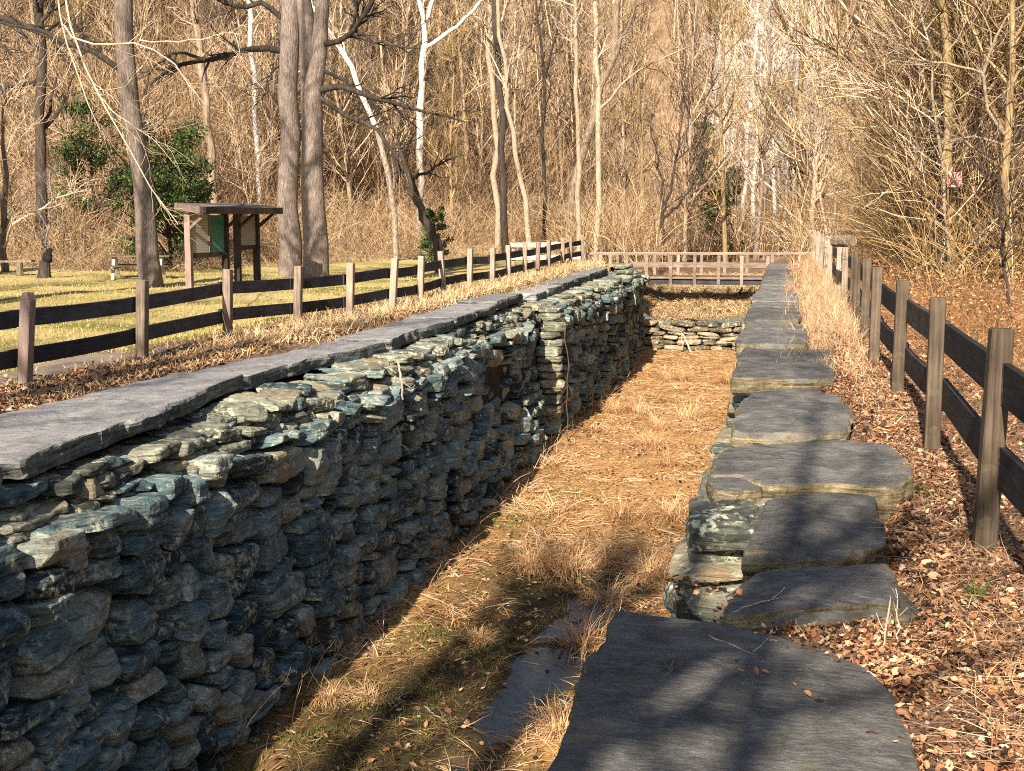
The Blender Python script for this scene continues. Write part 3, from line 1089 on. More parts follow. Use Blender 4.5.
rf_ = thing("rail_fence", "two rail fence of brown posts and black rails on the right of the flagstones", "fence", (.9, 4, 0))
RP = [(1.02, 4.2, 1.12), (.93, 6.84, 1.11), (.965, 9.75, 1.085), (.905, 12.38, 1.085), (.85, 15.03, 1.1), (.87, 17.6, 1.12), (.89, 20.0, 1.06), (.93, 22.6, 1.08), (.88, 25.25, 1.08), (.83, 27.8, 1.1), (.74, 30.3, 1.15), (.70, 32.6, 1.18), (.62, 35.0, 1.2), (.56, 37.5, 1.22), (.5, 39.6, 1.24)]
for k, (x, y, zt) in enumerate(RP):
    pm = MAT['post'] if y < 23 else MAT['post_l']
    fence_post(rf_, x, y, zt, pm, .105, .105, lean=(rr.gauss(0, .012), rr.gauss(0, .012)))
for k in range(len(RP) - 1):
    A, B = RP[k], RP[k + 1]
    rails(rf_, (A[0], A[1], A[2] - 1.1), (B[0], B[1], B[2] - 1.1), (.82, .44), .2, .074, MAT['rail'], 0)
# timber lying across the tops of two posts
m = MB()
a, b = gy(834, 241, 26.6), gy(853, 241, 26.2)
for k in range(1):
    v = []
    pts = np.linspace(a, b, 5)
    tubes(m, pts, np.array([.11, .125, .115, .12, .10]), 9, True)
tb = m.build("timber", MAT['log'])
tag(tb, "short thick weathered timber lying across the tops of the right fence", "timber")

# ------------------------------------------------------------------ footbridge
YB = 48.0
fb = thing("footbridge", "weathered timber footbridge with open railing across the head of the lock", "footbridge", (-2.9, YB, -.5))
bp = lambda px, py: gy(px, py, YB)
xl, xr = bp(634, 270)[0], bp(748, 270)[0]
xrl, xrr = bp(584, 270)[0], bp(812, 270)[0]
ztr, zmr, zdk = bp(690, 254.6)[2], bp(690, 265.5)[2], bp(690, 277)[2]


def part(m, name, mat, par):
    o = m.build(name, mat, par)
    o.location = -np.array(par.location)
    return o


m = MB()
beam(m, (xl - .6, YB + .75, zdk - .03), (xr + .6, YB + .75, zdk - .03), 1.7, .07)
part(m, "deck", MAT['bridge'], fb)
for yo in (.1, 1.35):
    m = MB()
    beam(m, (xl - .7, YB + yo, zdk - .16), (xr + .7, YB + yo, zdk - .16), .22, .22)
    part(m, "beam", MAT['bridge_dark'], fb)
for yo in (-.06, 1.56):
    m = MB()
    beam(m, (xrl, YB + yo, ztr), (xrr, YB + yo, ztr + .04), .12, .05)
    part(m, "top_rail", MAT['bridge'], fb)
    m = MB()
    beam(m, (xl - .3, YB + yo, zmr), (xr + .75, YB + yo, zmr), .05, .13)
    part(m, "mid_rail", MAT['bridge'], fb)
    for px in (586, 601, 618, 647, 671, 695, 719, 742, 768):
        x = bp(px, 265)[0] + (.0 if yo < 0 else .12)
        m = MB()
        zb = zdk - .26 if xl - .2 < x < xr + .2 else -1.1
        beam(m, (x, YB + yo - .03 * (1 if yo < 0 else -1), zb), (x, YB + yo - .03 * (1 if yo < 0 else -1), ztr - .02), .1, .11, up=(1, 0, 0))
        part(m, "post", MAT['bridge'], fb)
m = MB()
tubes(m, np.array([[xl + .1, YB - .05, -2.2], [xl + .1, YB - .05, zdk - .2]]), np.array([.17, .16]), 10, True)
part(m, "pile", MAT['bridge_dark'], fb)

# ------------------------------------------------------------------ information kiosk
kb = np.array([-16.65, 35.33])
kd = np.array([-15.92 + 16.65, 38.96 - 35.33])
kd = kd / np.linalg.norm(kd)
kn = np.array([kd[1], -kd[0]])
gk = float(ground_h(kb[0], kb[1]))


def kp(s, n, z):
    q = kb + kd * s + kn * n
    return np.array([q[0], q[1], gk + z])


ki = thing("information_kiosk", "dark timber notice kiosk with roofed display panels on the lawn", "notice board", kp(0, 0, 0))
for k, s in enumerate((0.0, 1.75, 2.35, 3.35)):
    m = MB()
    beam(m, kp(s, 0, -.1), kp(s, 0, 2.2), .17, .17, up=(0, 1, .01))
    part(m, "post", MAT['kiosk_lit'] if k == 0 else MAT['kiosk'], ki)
m = MB()
for n0, n1, z0, z1 in ((-.22, .75, 2.42, 2.28),):
    a0, a1, b0, b1 = kp(-.2, n0, z0), kp(-.2, n1, z1), kp(3.6, n0, z0), kp(3.6, n1, z1)
    v = [a0, a1, b1, b0] + [p - [0, 0, .10] for p in (a0, a1, b1, b0)]
    m.add(np.array(v), [(0, 1, 2, 3), (7, 6, 5, 4), (0, 4, 5, 1), (1, 5, 6, 2), (2, 6, 7, 3), (3, 7, 4, 0)])
part(m, "roof", MAT['shingle'], ki)
m = MB()
beam(m, kp(-.18, .772, 2.21), kp(3.62, .772, 2.21), .04, .19)
part(m, "fascia", MAT['kiosk'], ki)
m = MB()
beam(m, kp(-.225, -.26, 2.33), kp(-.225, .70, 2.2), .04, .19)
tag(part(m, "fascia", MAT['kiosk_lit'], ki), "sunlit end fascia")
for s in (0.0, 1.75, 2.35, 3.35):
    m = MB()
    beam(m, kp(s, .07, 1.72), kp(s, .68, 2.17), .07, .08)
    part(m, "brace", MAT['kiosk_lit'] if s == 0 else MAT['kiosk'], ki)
for s0, s1, z0 in ((.09, 1.66, .95), (2.44, 3.26, 1.12)):
    m = MB()
    beam(m, kp(s0, 0, z0), kp(s1, 0, z0), .1, .13)
    part(m, "crossbar", MAT['kiosk'], ki)


def m_panel(name, base, line, scale, patch=None):
    N = NT(name)
    wv = N.n("ShaderNodeTexWave", bands_direction='Z')
    wv.inputs["Scale"].default_value = scale
    wv.inputs["Distortion"].default_value = 1.2
    wv.inputs["Detail"].default_value = 3
    N.link(N.obj, wv.inputs["Vector"])
    c = N.mix(N.math('MULTIPLY', N.step(wv.outputs["Fac"], .6, .72), .6), base, line)
    if patch:
        c = N.mix(N.step(N.noise(2.6, detail=4), .5, .56), c, patch)
    return N.done(c, .25)


MAT['sheet'] = m_panel("printed_sheet", (.34, .32, .27), (.16, .15, .13), 7)
MAT['map'] = m_panel("green_map", (.035, .12, .105), (.06, .19, .16), 4, (.05, .16, .14))
MAT['sheet2'] = m_panel("pale_display", (.24, .22, .2), (.11, .10, .095), 5)
for s0, s1, z0, z1, mt, lab in ((.10, .86, 1.02, 2.08, 'sheet', "cream printed sheet"), (.98, 1.64, 1.02, 2.08, 'map', "dark green map sheet"), (2.46, 3.24, 1.19, 2.06, 'sheet2', "dim grey display sheet")):
    m = MB()
    a, b = kp(s0, .03, (z0 + z1) / 2), kp(s1, .03, (z0 + z1) / 2)
    beam(m, a, b, .03, z1 - z0)
    tag(part(m, "display_panel", MAT[mt], ki), lab)
m = MB()
beam(m, kp(.92, .03, 1.02), kp(.92, .03, 2.1), .07, .09, up=(0, 1, .01))
part(m, "mullion", MAT['kiosk_lit'], ki)

# picnic tables, bench, stump
def picnic(loc, rz, label, L=1.9):
    t = thing("picnic_table", label, "picnic table", loc, rz, "picnic tables on the lawn")
    m = MB()
    for k in range(5):
        box(m, (0, -.29 + k * .145, .74), (L, .135, .045))
    m.build("tabletop", MAT['post'], t)
    for s in (-1, 1):
        m = MB()
        for k in range(2):
            box(m, (0, s * (.66 + k * .14), .45), (L, .125, .045))
        m.build("bench_seat", MAT['post'], t)
    for e in (-1, 1):
        for s in (-1, 1):
            m = MB()
            beam(m, (e * L * .36, s * .66, 0), (e * L * .36, s * .2, .72), .05, .1, up=(1, 0, 0))
            m.build("leg", MAT['rail_pale'], t)
        m = MB()
        beam(m, (e * L * .36 + .05, -.78, .39), (e * L * .36 + .05, .78, .39), .04, .09)
        m.build("seat_bearer", MAT['rail_pale'], t)
    return t


p = gz(139, 281, -.42)
picnic((p[0], p[1], float(ground_h(p[0], p[1]))), .35, "grey picnic table partly behind the leaning tree on the lawn", 2.0)
p = gz(12, 280, -.42)
t = thing("bench", "rough low plank bench at the left edge beside a broken stump", "bench", (p[0], p[1], float(ground_h(p[0], p[1]))), .1)
m = MB()
beam(m, (-.9, 0, .44), (.72, .05, .47), .3, .06)
m.build("seat", MAT['log'], t)
for x in (-.55, .28):
    m = MB()
    tubes(m, np.array([[x, 0, 0], [x, 0, .41]]), np.array([.11, .1]), 8, True)
    m.build("leg", MAT['log'], t)
p = gz(44, 281, -.42)
st = thing("tree_stump", "jagged dark stump with a black lump on the lawn edge", "stump", (p[0], p[1], float(ground_h(p[0], p[1]))))
m = MB()
tubes(m, np.array([[0, 0, -.1], [.02, 0, .12], [.05, 0, .4], [.1, 0, .62], [.2, .02, .78]]), np.array([.26, .2, .17, .13, .03]), 10, True)
m.build("trunk", MAT['bark_d'], st)
m = MB()
stone(m, (.17, -.02, .66), (.30, .26, .36), rotz(.3), 7, 3, .22, False, 44)
stone(m, (.24, -.02, .86), (.2, .2, .17), rotz(1), 7, 3, .22, False, 45)
m.build("black_lump", m_plain("lump_black", (.012, .011, .011), .4, 12, .9), st)  # round black lump on the stump, taken for a bag


# ------------------------------------------------------------------ trees
def perp_rot(t, ang, az):
    """rotate unit vectors t by ang towards a random perpendicular"""
    ref = np.where(np.abs(t[:, 2:3]) > .9, np.array([[1., 0, 0]]), np.array([[0, 0, 1.]]))
    u = np.cross(t, ref)
    u /= np.linalg.norm(u, axis=1, keepdims=True) + 1e-9
    v = np.cross(t, u)
    d = np.cos(az)[:, None] * u + np.sin(az)[:, None] * v
    return np.cos(ang)[:, None] * t + np.sin(ang)[:, None] * d


def grow(P, Rr, n, rng, L=(1, 2), ang=(.5, 1.1), start=(.3, 1), up=.25, wob=.25, k=6, rmul=.6, rtip=.25, rmin=.006, rel=False):
    N, kk, _ = P.shape
    idx = rng.integers(0, N, n)
    t = rng.uniform(start[0], start[1], n)
    f = t * (kk - 1)
    i0 = np.minimum(f.astype(int), kk - 2)
    fr = (f - i0)[:, None]
    p0 = P[idx, i0] * (1 - fr) + P[idx, i0 + 1] * fr
    r0 = Rr[idx, i0] * (1 - fr[:, 0]) + Rr[idx, i0 + 1] * fr[:, 0]
    tg = P[idx, i0 + 1] - P[idx, i0]
    tg /= np.linalg.norm(tg, axis=1, keepdims=True) + 1e-9
    d = perp_rot(tg, rng.uniform(ang[0], ang[1], n), rng.uniform(0, 2 * math.pi, n))
    Ls = rng.uniform(L[0], L[1], n) * (1.15 - .55 * t)
    pts = [p0]
    for j in range(1, k):
        d = d + rng.normal(0, wob, (n, 3)) * .6
        d[:, 2] += up / (k - 1)
        d /= np.linalg.norm(d, axis=1, keepdims=True)
        pts.append(pts[-1] + d * (Ls / (k - 1))[:, None])
    out = np.stack(pts, 1)
    rb = np.maximum(r0 * rmul, rmin)
    rad = rb[:, None] * (1 - np.linspace(0, 1, k) * (1 - rtip))[None]
    rad = np.maximum(rad, rmin * .6)
    return out, rad


def trunk_line(base, top, k, rng, wob, r0, r1):
    f = np.linspace(0, 1, k)[:, None]
    p = np.asarray(base) * (1 - f) + np.asarray(top) * f
    n = np.cumsum(rng.normal(0, wob, (k, 3)), 0) * np.array([1, 1, .1])
    n -= n[0]
    p = p + n * f * .9
    r = r0 + (r1 - r0) * f[:, 0] ** .9
    r[0] *= 1.3
    return p[None], r[None]


def tree_meshes(name, H, r0, rng, n1, n2, n3, mt, mc, crown=(.35, 1), L1=(2, 4.5), up=.5, wob=.22, ang=(.5, 1.0), L3=(.5, 1.3), rmin=.009, tw=.25, n4=0, lean=.05, rt=.22):
    T, TR = trunk_line((0, 0, -.4), (rng.normal(0, H * lean), rng.normal(0, H * lean), H), 12, rng, tw, r0, r0 * rt)
    m1 = MB()
    tubes(m1, T, TR, 9)
    A, AR = grow(T, TR, n1, rng, L1, ang, crown, up, wob, 7, .55, .25, rmin * 1.6)
    B, BR = grow(A, AR, n2, rng, (L1[0] * .35, L1[1] * .5), (.4, 1.0), (.2, 1), up * .8, wob, 5, .6, .3, rmin * 1.1)
    C, CR = grow(B, BR, n3, rng, L3, (.3, .9), (.15, 1), up * .5, wob, 4, .6, .4, rmin)
    m2 = MB()
    tubes(m2, A, AR, 5)
    tubes(m2, B, BR, 4)
    tubes(m2, C, CR, 3)
    if n4:
        D, DR = grow(C, CR, n4, rng, (L3[0] * .5, L3[1] * .6), (.3, .9), (.1, 1), 0, wob, 3, .6, .5, rmin * .8)
        tubes(m2, D, DR, 3)
    return m1.mesh(name + "_trunk", mt, True), m2.mesh(name + "_crown", mc, True)


def put_tree(name, meshes, loc, rz, sc, label, group=None):
    t = thing(name, label, "tree", loc, rz, group)
    t.scale = (sc, sc, sc)
    for nm, me in zip(("trunk", "crown"), meshes):
        o = bpy.data.objects.new(nm, me)
        COL.objects.link(o)
        o.parent = t
    return t


def named_tree(name, label, paths, mt, mc, seed, n=(14, 60, 200), start=(.45, 1), L1=(1.5, 3.5), up=.4, wob=.25, rmin=.01, limbs=(), ml=None, L3=(.5, 1.2), extra_n=None):
    """paths: list of (pixel points, depth y, r_px list) stems; limbs: the same for big limbs seen in the photo"""
    rng = np.random.default_rng(seed)
    m1, m2 = MB(), MB()
    base = None
    stems = []

    def conv(pts, y, rad, k):
        y = np.atleast_1d(y)
        yy = np.linspace(y[0], y[-1], len(pts))
        W = np.array([gy(a, b, q) for (a, b), q in zip(pts, yy)])
        rads = np.array(rad, float) * yy / FPX
        d = np.concatenate([[0], np.cumsum(np.linalg.norm(np.diff(W, axis=0), axis=1))])
        s = np.linspace(0, d[-1], k)
        P = np.stack([np.interp(s, d, W[:, c]) for c in range(3)], 1)
        rr_ = np.interp(s, np.linspace(0, d[-1], len(rads)), rads)
        P[1:-1] = P[1:-1] * .5 + (P[2:] + P[:-2]) * .25
        P[1:-1] += rng.normal(0, .04, (k - 2, 3)) * (yy.mean() / 40)
        return P, rr_

    for pts, y, rad in paths:
        P, r_ = conv(pts, y, np.array(rad) * (1.0 if rad[0] > 7.5 else .78), 14)
        if base is None:
            base = P[0].copy()
            g = float(ground_h(base[0], base[1]))
            if base[2] > g - .1 or True:
                P[0, 2] = min(P[0, 2], g - .2)
            base[2] = g
        tubes(m1, P, r_, 10)
        stems.append((P, r_))
    SP = np.stack([s[0] for s in stems])
    SR = np.stack([s[1] for s in stems])
    LP_, LR_ = [], []
    for pts, y, rad in limbs:
        P, r_ = conv(pts, y, np.array(rad) * .82, 9)
        LP_.append(P)
        LR_.append(r_)
    t = thing(name, label, "tree", base)
    if LP_:
        LPa, LRa = np.stack(LP_), np.stack(LR_)
        for li in range(len(LPa)):
            ml_ = MB()
            tubes(ml_, LPa[li], LRa[li], 7)
            S2, S2R = grow(LPa[li:li + 1], LRa[li:li + 1], 8, rng, (.7, 1.8), (.4, 1.0), (.25, 1), .15, .3, 6, .55, .25, rmin * 1.3)
            S3, S3R = grow(S2, S2R, 30, rng, (.4, 1.0), (.4, 1.0), (.2, 1), .1, .3, 4, .55, .35, rmin * .9)
            tubes(ml_, S2, S2R, 4)
            tubes(ml_, S3, S3R, 3)
            o = ml_.build("limb", ml or mt, t, True)
            o.location = -base
    if n[0]:
        A, AR = grow(SP, SR, n[0], rng, L1, (.5, 1.1), start, up, wob, 7, .5, .25, rmin * 1.6)
        B, BR = grow(A, AR, n[1], rng, (L1[0] * .35, L1[1] * .5), (.4, 1.0), (.2, 1), up * .8, wob, 5, .6, .3, rmin * 1.1)
        C, CR = grow(B, BR, n[2], rng, L3, (.3, .9), (.15, 1), up * .4, wob, 4, .6, .4, rmin)
        tubes(m2, A, AR, 5)
        tubes(m2, B, BR, 4)
        tubes(m2, C, CR, 3)
        o = m2.build("crown", mc, t, True)
        o.location = -base
    o = m1.build("trunk", mt, t, True)
    o.location = -base
    return t


named_tree("tree", "stout grey tree leaning left, standing on the lawn in front of the picnic table",
           [([(153, 292), (148, 240), (140, 180), (134, 120), (127, 60), (122, 0), (118, -60), (112, -130), (108, -190)], 36.0, [13, 11.5, 10.5, 10, 10, 9.5, 9, 7, 3])],
           MAT['bark'], MAT['twig_t'], 101, (10, 40, 130), (.6, 1), limbs=[([(128, 75), (100, 58), (70, 40), (30, 30), (-10, 18)], (36, 35), [4, 4, 3.5, 2.5, 1.5])], ml=MAT['limb_d'])
named_tree("tree", "massive grey trunk just right of the notice kiosk, left one of a close pair",
           [([(290, 283), (289, 220), (287, 150), (288, 80), (289, 0), (289, -80), (287, -160), (290, -230)], 43.0, [13, 11, 10.2, 10, 9.6, 8.5, 7, 3])],
           MAT['bark'], MAT['twig_t'], 102, (10, 40, 130), (.6, 1), limbs=[
               ([(284, 52), (262, 44), (240, 55), (205, 60), (178, 62), (150, 85)], (43, 41), [4.5, 4, 3.6, 3, 2.6, 1.2]),
               ([(205, 60), (185, 52), (165, 55), (150, 75), (146, 95)], (41.5, 40), [2.4, 2, 1.8, 1.3, .8]),
               ([(284, 20), (262, 0), (235, 10), (205, -8), (180, -20)], (43, 42), [4, 3.5, 3, 2.4, 1.5]),
               ([(284, 60), (270, 78), (262, 100)], (43, 42), [2, 1.5, .6])], ml=MAT['limb_d'])
named_tree("tree", "massive grey trunk with low dark limbs, right one of the close pair",
           [([(316, 282), (315, 220), (312, 150), (312, 90), (318, 40), (323, 0), (330, -80), (335, -160), (340, -230)], 42.0, [14, 12.5, 11.5, 10, 7.5, 7, 6, 5, 2]),
            ([(311, 130), (308, 70), (305, 10), (302, -50), (298, -120), (290, -180)], 42.3, [9, 8.5, 8, 7, 5, 2])],
           MAT['bark'], MAT['twig_t'], 103, (10, 40, 130), (.6, 1), limbs=[
               ([(320, 90), (338, 83), (352, 88), (378, 103), (400, 101), (425, 115), (440, 112), (465, 122)], (42, 41), [4.5, 4, 3.6, 3.2, 2.6, 2, 1.5, .8]),
               ([(322, 70), (340, 74), (358, 92), (380, 103), (384, 94), (415, 98)], (42, 41.5), [2.4, 2.2, 2, 1.8, 1.5, .8]),
               ([(320, 98), (332, 104), (345, 118), (372, 126), (392, 143), (400, 172), (408, 190)], (42, 42), [3.5, 3, 2.8, 2.6, 2.6, 2.4, 1]),
               ([(322, 45), (338, 42), (352, 32), (366, 12), (380, -8)], (42, 41), [4, 3.6, 3.2, 3, 2]),
               ([(352, 30), (372, 40), (395, 45), (420, 48)], (41.6, 41), [2.4, 2.2, 1.8, .8]),
               ([(350, 30), (356, 12), (362, -10)], (41.6, 41), [2.2, 2, 1.5])], ml=MAT['limb_d'])
named_tree("sycamore", "bright white sycamore forking high, above the middle of the left fence",
           [([(418, 250), (419, 200), (420, 150), (420, 105), (423, 50), (425, 20), (413, -10), (405, -50)], 74, [5, 4.6, 4.6, 4.6, 4, 3.6, 2.6, 1]),
            ([(424, 22), (430, 5), (438, -20), (445, -50), (450, -90)], 74, [3, 2.6, 2.2, 1.6, .8]),
            ([(423, 48), (440, 38), (462, 22), (482, 0), (500, -25), (515, -50)], 74, [3, 2.6, 2.2, 2, 1.5, .8])],
           MAT['sycamore'], MAT['twig_p'], 104, (8, 30, 90), (.5, 1), rmin=.016)
named_tree("sycamore", "leaning white sycamore limbless below, seen right behind the paired grey trunks",
           [([(396, 240), (392, 195), (381, 145), (370, 110), (358, 75), (345, 52), (330, 35), (312, 5), (300, -30)], 64, [4, 4, 3.8, 3.6, 3.4, 3.4, 3, 2.6, 1])],
           MAT['sycamore'], MAT['twig_p'], 105, (6, 20, 70), (.6, 1), rmin=.015)
named_tree("tree", "dead dark ivy wrapped trunk leaning left above the left fence",
           [([(440, 250), (428, 225), (414, 195), (405, 165), (398, 140)], 56, [7, 5.6, 4.6, 3.4, 1.8])],
           MAT['bark_d'], MAT['twig_d'], 106, (7, 26, 80), (.3, 1), limbs=[([(410, 180), (425, 172), (440, 165), (452, 158)], 56, [2.5, 2, 1.5, .8])], ml=MAT['limb_d'])
named_tree("tree", "dark straight trunk with crooked side limbs at the top left",
           [([(42, 262), (41, 200), (40, 150), (41, 90), (40, 40), (38, 0), (36, -60), (34, -140)], 52, [8, 6, 5.6, 5.4, 5, 5, 4, 2])],
           MAT['bark_d'], MAT['twig_d'], 107, (10, 40, 120), (.3, 1), limbs=[
               ([(38, 78), (25, 85), (10, 88), (-10, 92)], 52, [2.8, 2.6, 2.2, 1.4]),
               ([(42, 78), (55, 92), (66, 105)], 52, [1.8, 1.5, .8]),
               ([(40, 22), (52, 10), (58, -8)], 52, [3, 2.4, 1.6])], ml=MAT['limb_d'])
named_tree("tree", "thick dark limbed tree mostly outside the left edge, its bough crossing the corner",
           [([(-14, 290), (-16, 200), (-22, 110), (-28, 30), (-30, -60), (-32, -140)], 40, [12, 11, 10, 9, 7, 3])],
           MAT['bark_d'], MAT['twig_d'], 108, (8, 30, 90), (.5, 1), limbs=[
               ([(-26, 10), (0, 20), (20, 22), (45, 34), (62, 44), (76, 50), (82, 52)], (40, 37), [5, 4.6, 4, 4, 3.4, 2.6, 1]),
               ([(45, 34), (60, 22), (72, 28), (95, 40), (102, 50)], (38.4, 37), [2.6, 2.2, 2, 1.6, .8]),
               ([(-24, 35), (0, 42), (12, 55)], (40, 39), [2.2, 1.8, .8])], ml=MAT['limb_d'])
named_tree("tree", "sunlit thicket tree at the left edge with wiry pale low branches",
           [([(4, 284), (3, 230), (6, 180), (2, 130), (4, 80)], 41, [6, 4.5, 3.5, 2.5, 1])],
           MAT['bark'], MAT['twig_p'], 109, (12, 50, 160), (.15, 1), rmin=.012, limbs=[([(3, 230), (14, 214), (26, 206), (40, 212), (46, 225)], 41, [2, 1.8, 1.5, 1.2, .6]), ([(46, 280), (45, 250), (48, 225), (52, 200), (50, 170)], 41.5, [2.2, 2, 1.6, 1.2, .6])], ml=MAT['bark'])
named_tree("tree", "brown slanting trunk between the leaning lawn tree and the kiosk roof",
           [([(216, 235), (213, 190), (211, 150), (205, 95), (200, 50), (194, 0), (188, -60), (184, -130)], 62, [6.5, 5.5, 5.2, 5.2, 5, 4.6, 3.6, 1.5])],
           MAT['bark_t'], MAT['twig_t'], 110, (10, 40, 120), (.4, 1), rmin=.013)
named_tree("tree", "pale slender trunk seen through the gap left of the paired grey trunks",
           [([(262, 235), (260, 200), (257, 150), (255, 90), (253, 40), (250, 0), (247, -60), (245, -120)], 72, [3.6, 3.4, 3.4, 3.4, 3.2, 3, 2.4, 1])],
           MAT['bark_w'], MAT['twig_p'], 111, (8, 30, 90), (.5, 1), rmin=.015)
named_tree("tree", "tall straight trunk, dark on its right side, above the far left fence",
           [([(506, 240), (504, 190), (501, 130), (499, 70), (497, 20), (494, -40), (492, -110), (490, -170)], 70, [5, 4.6, 4.4, 4.2, 4, 3.6, 3, 1.2])],
           MAT['bark_d'], MAT['twig_d'], 112, (10, 40, 120), (.4, 1), rmin=.013)
named_tree("tree", "tall tan trunk standing close beside the dark trunk above the far left fence",
           [([(497, 240), (496, 190), (494, 130), (491, 70), (489, 20), (488, -40), (486, -110), (484, -170)], 73, [4, 4, 3.6, 3.6, 3.4, 3, 2.4, 1])],
           MAT['bark_p'], MAT['twig_t'], 113, (10, 40, 120), (.4, 1), rmin=.013)
named_tree("birch", "thin pale trunk slanting down right to the far fence",
           [([(532, 245), (527, 215), (520, 175), (512, 130), (506, 80), (501, 40), (497, 0), (490, -60)], 60, [4, 3.4, 3.2, 3, 2.8, 2.6, 2.4, 1.2])],
           MAT['bark_p'], MAT['twig_p'], 114, (8, 26, 80), (.5, 1), rmin=.012)
named_tree("tree", "thin blackish sapling with fine upswept twigs right of the slanting pale trunk",
           [([(543, 245), (544, 190), (545, 130), (545, 80), (541, 40), (536, 0), (532, -50)], 66, [2.6, 2.6, 2.4, 2.2, 1.8, 1.4, .6])],
           MAT['bark_d'], MAT['twig_d'], 115, (10, 40, 100), (.35, 1), rmin=.012, limbs=[([(545, 80), (552, 50), (560, 20), (566, -10)], 66, [1.6, 1.4, 1.2, .8])], ml=MAT['limb_d'])
named_tree("birch", "crooked cream trunk rising from the corner of the left fence",
           [([(580, 248), (579, 215), (580, 170), (577, 140), (577, 110), (574, 60), (576, 20), (578, -30), (580, -100)], 54, [4, 3.4, 3.2, 3, 2.8, 2.6, 2.4, 2, .8])],
           MAT['bark_p'], MAT['twig_p'], 116, (8, 28, 90), (.45, 1), rmin=.011)
named_tree("birch", "straightest cream trunk, tallest pale one, left of the footbridge",
           [([(596, 262), (597, 210), (598, 150), (598, 90), (597, 40), (596, 0), (596, -60), (597, -130)], 56, [4.2, 3.8, 3.6, 3.5, 3.3, 3.2, 2.6, 1])],
           MAT['bark_p'], MAT['twig_p'], 117, (9, 30, 90), (.45, 1), rmin=.011, limbs=[([(598, 110), (612, 92), (630, 78), (650, 66), (672, 54), (690, 46)], 56, [1.8, 1.6, 1.5, 1.3, 1, .5])], ml=MAT['bark_p'])
named_tree("tree", "rosy brown trunk leaning right and forking behind the straight cream trunk",
           [([(568, 240), (572, 200), (580, 165), (592, 120), (603, 85), (612, 50), (618, 10), (622, -40), (626, -100)], 70, [5, 5, 5, 5, 5, 4.4, 3.6, 2.6, 1])],
           MAT['bark_t'], MAT['twig_t'], 118, (10, 40, 120), (.5, 1), rmin=.013, limbs=[([(604, 80), (616, 52), (628, 24), (638, 0), (646, -30)], 70, [3, 2.6, 2, 1.6, 1])], ml=MAT['bark_t'])
named_tree("small_tree", "small dark vase shaped tree right behind the footbridge railing",
           [([(663, 270), (663, 240), (664, 205), (662, 175), (656, 150), (650, 125)], 62, [3.4, 3, 2.4, 1.8, 1.2, .6]),
            ([(664, 212), (672, 185), (678, 150), (682, 115), (684, 85)], 62, [2, 1.7, 1.4, 1, .5]),
            ([(663, 222), (676, 205), (690, 190), (700, 165)], 62, [1.8, 1.4, 1.1, .5])],
           MAT['bark_d'], MAT['twig_d'], 119, (22, 80, 220), (.3, 1), (1.0, 2.4), .9, rmin=.01)
named_tree("small_tree", "many stemmed upswept dark tree left of the pale sunlit gap",
           [([(690, 262), (690, 200), (692, 150), (690, 100), (684, 50), (680, 10)], 78, [3, 2.6, 2.2, 1.8, 1.2, .5]),
            ([(691, 170), (700, 130), (710, 90), (716, 50), (720, 15)], 78, [2, 1.7, 1.4, 1, .5])],
           MAT['bark_d'], MAT['twig_d'], 120, (30, 110, 300), (.2, 1), (1.6, 3.4), 1.0, rmin=.012)
named_tree("tree", "bone pale feathery tree catching the sun in the middle distance gap",
           [([(742, 250), (744, 200), (748, 150), (752, 100), (756, 50), (758, 0), (760, -50)], 108, [3, 2.6, 2.4, 2.2, 2, 1.6, .6])],
           MAT['bark_w'], MAT['twig_w'], 121, (30, 160, 600), (.25, 1), (2.5, 5.5), .1, rmin=.017, L3=(.8, 2))
named_tree("tree", "second feathery sunlit tree, hanging over the right side of the gap",
           [([(778, 250), (780, 200), (778, 150), (772, 100), (768, 50), (764, 0), (760, -50)], 92, [3, 2.6, 2.4, 2.2, 2, 1.6, .6])],
           MAT['bark_p'], MAT['twig_w'], 122, (24, 120, 420), (.25, 1), (2, 4.5), .1, rmin=.015, L3=(.8, 2))
# right-hand wood, close by
named_tree("tree", "ochre barked tree whose long pale bough reaches left over the right fence",
           [([(962, 330), (962, 270), (960, 200), (962, 150), (964, 100), (962, 50), (964, 0), (966, -70), (966, -130)], 29, [8, 7, 6.6, 6.4, 6, 6, 5.6, 4, 2])],
           MAT['bark_y'], MAT['twig_y'], 123, (14, 60, 200), (.4, 1), rmin=.008, limbs=[
               ([(961, 130), (944, 118), (922, 106), (906, 97), (888, 93), (868, 85), (850, 76), (838, 84), (820, 87)], (29, 26.5), [2.6, 2.4, 2.2, 2, 1.8, 1.5, 1.2, .9, .5]),
               ([(888, 94), (895, 112), (904, 122), (910, 132), (914, 144)], (27.5, 27), [1.2, 1.2, 1, .8, .4]),
               ([(906, 97), (920, 88), (944, 82), (968, 73)], (28, 29), [1, .9, .8, .6])], ml=MAT['bark_p'])
named_tree("tree", "ochre barked tree with a sharply bent pale limb in the upper right corner",
           [([(1012, 340), (1010, 270), (1008, 200), (1006, 140), (1012, 60), (1014, 0), (1016, -80)], 25, [6, 5.4, 5, 4.6, 4.2, 3.6, 1.5])],
           MAT['bark_y'], MAT['twig_y'], 124, (14, 60, 200), (.35, 1), rmin=.008, limbs=[
               ([(1008, 138), (994, 126), (986, 110), (982, 85), (984, 60), (990, 42), (1004, 22), (1024, 4)], (25, 24), [2.2, 2.2, 2, 1.9, 1.7, 1.4, 1.2, .8]),
               ([(982, 73), (962, 68), (938, 62), (915, 60), (902, 52), (888, 48)], (24.5, 24), [1.4, 1.2, 1.1, 1, .8, .4]),
               ([(1004, 145), (988, 140), (970, 135), (955, 140), (945, 138)], (25, 24.5), [1.6, 1.5, 1.2, .9, .4])], ml=MAT['bark_p'])
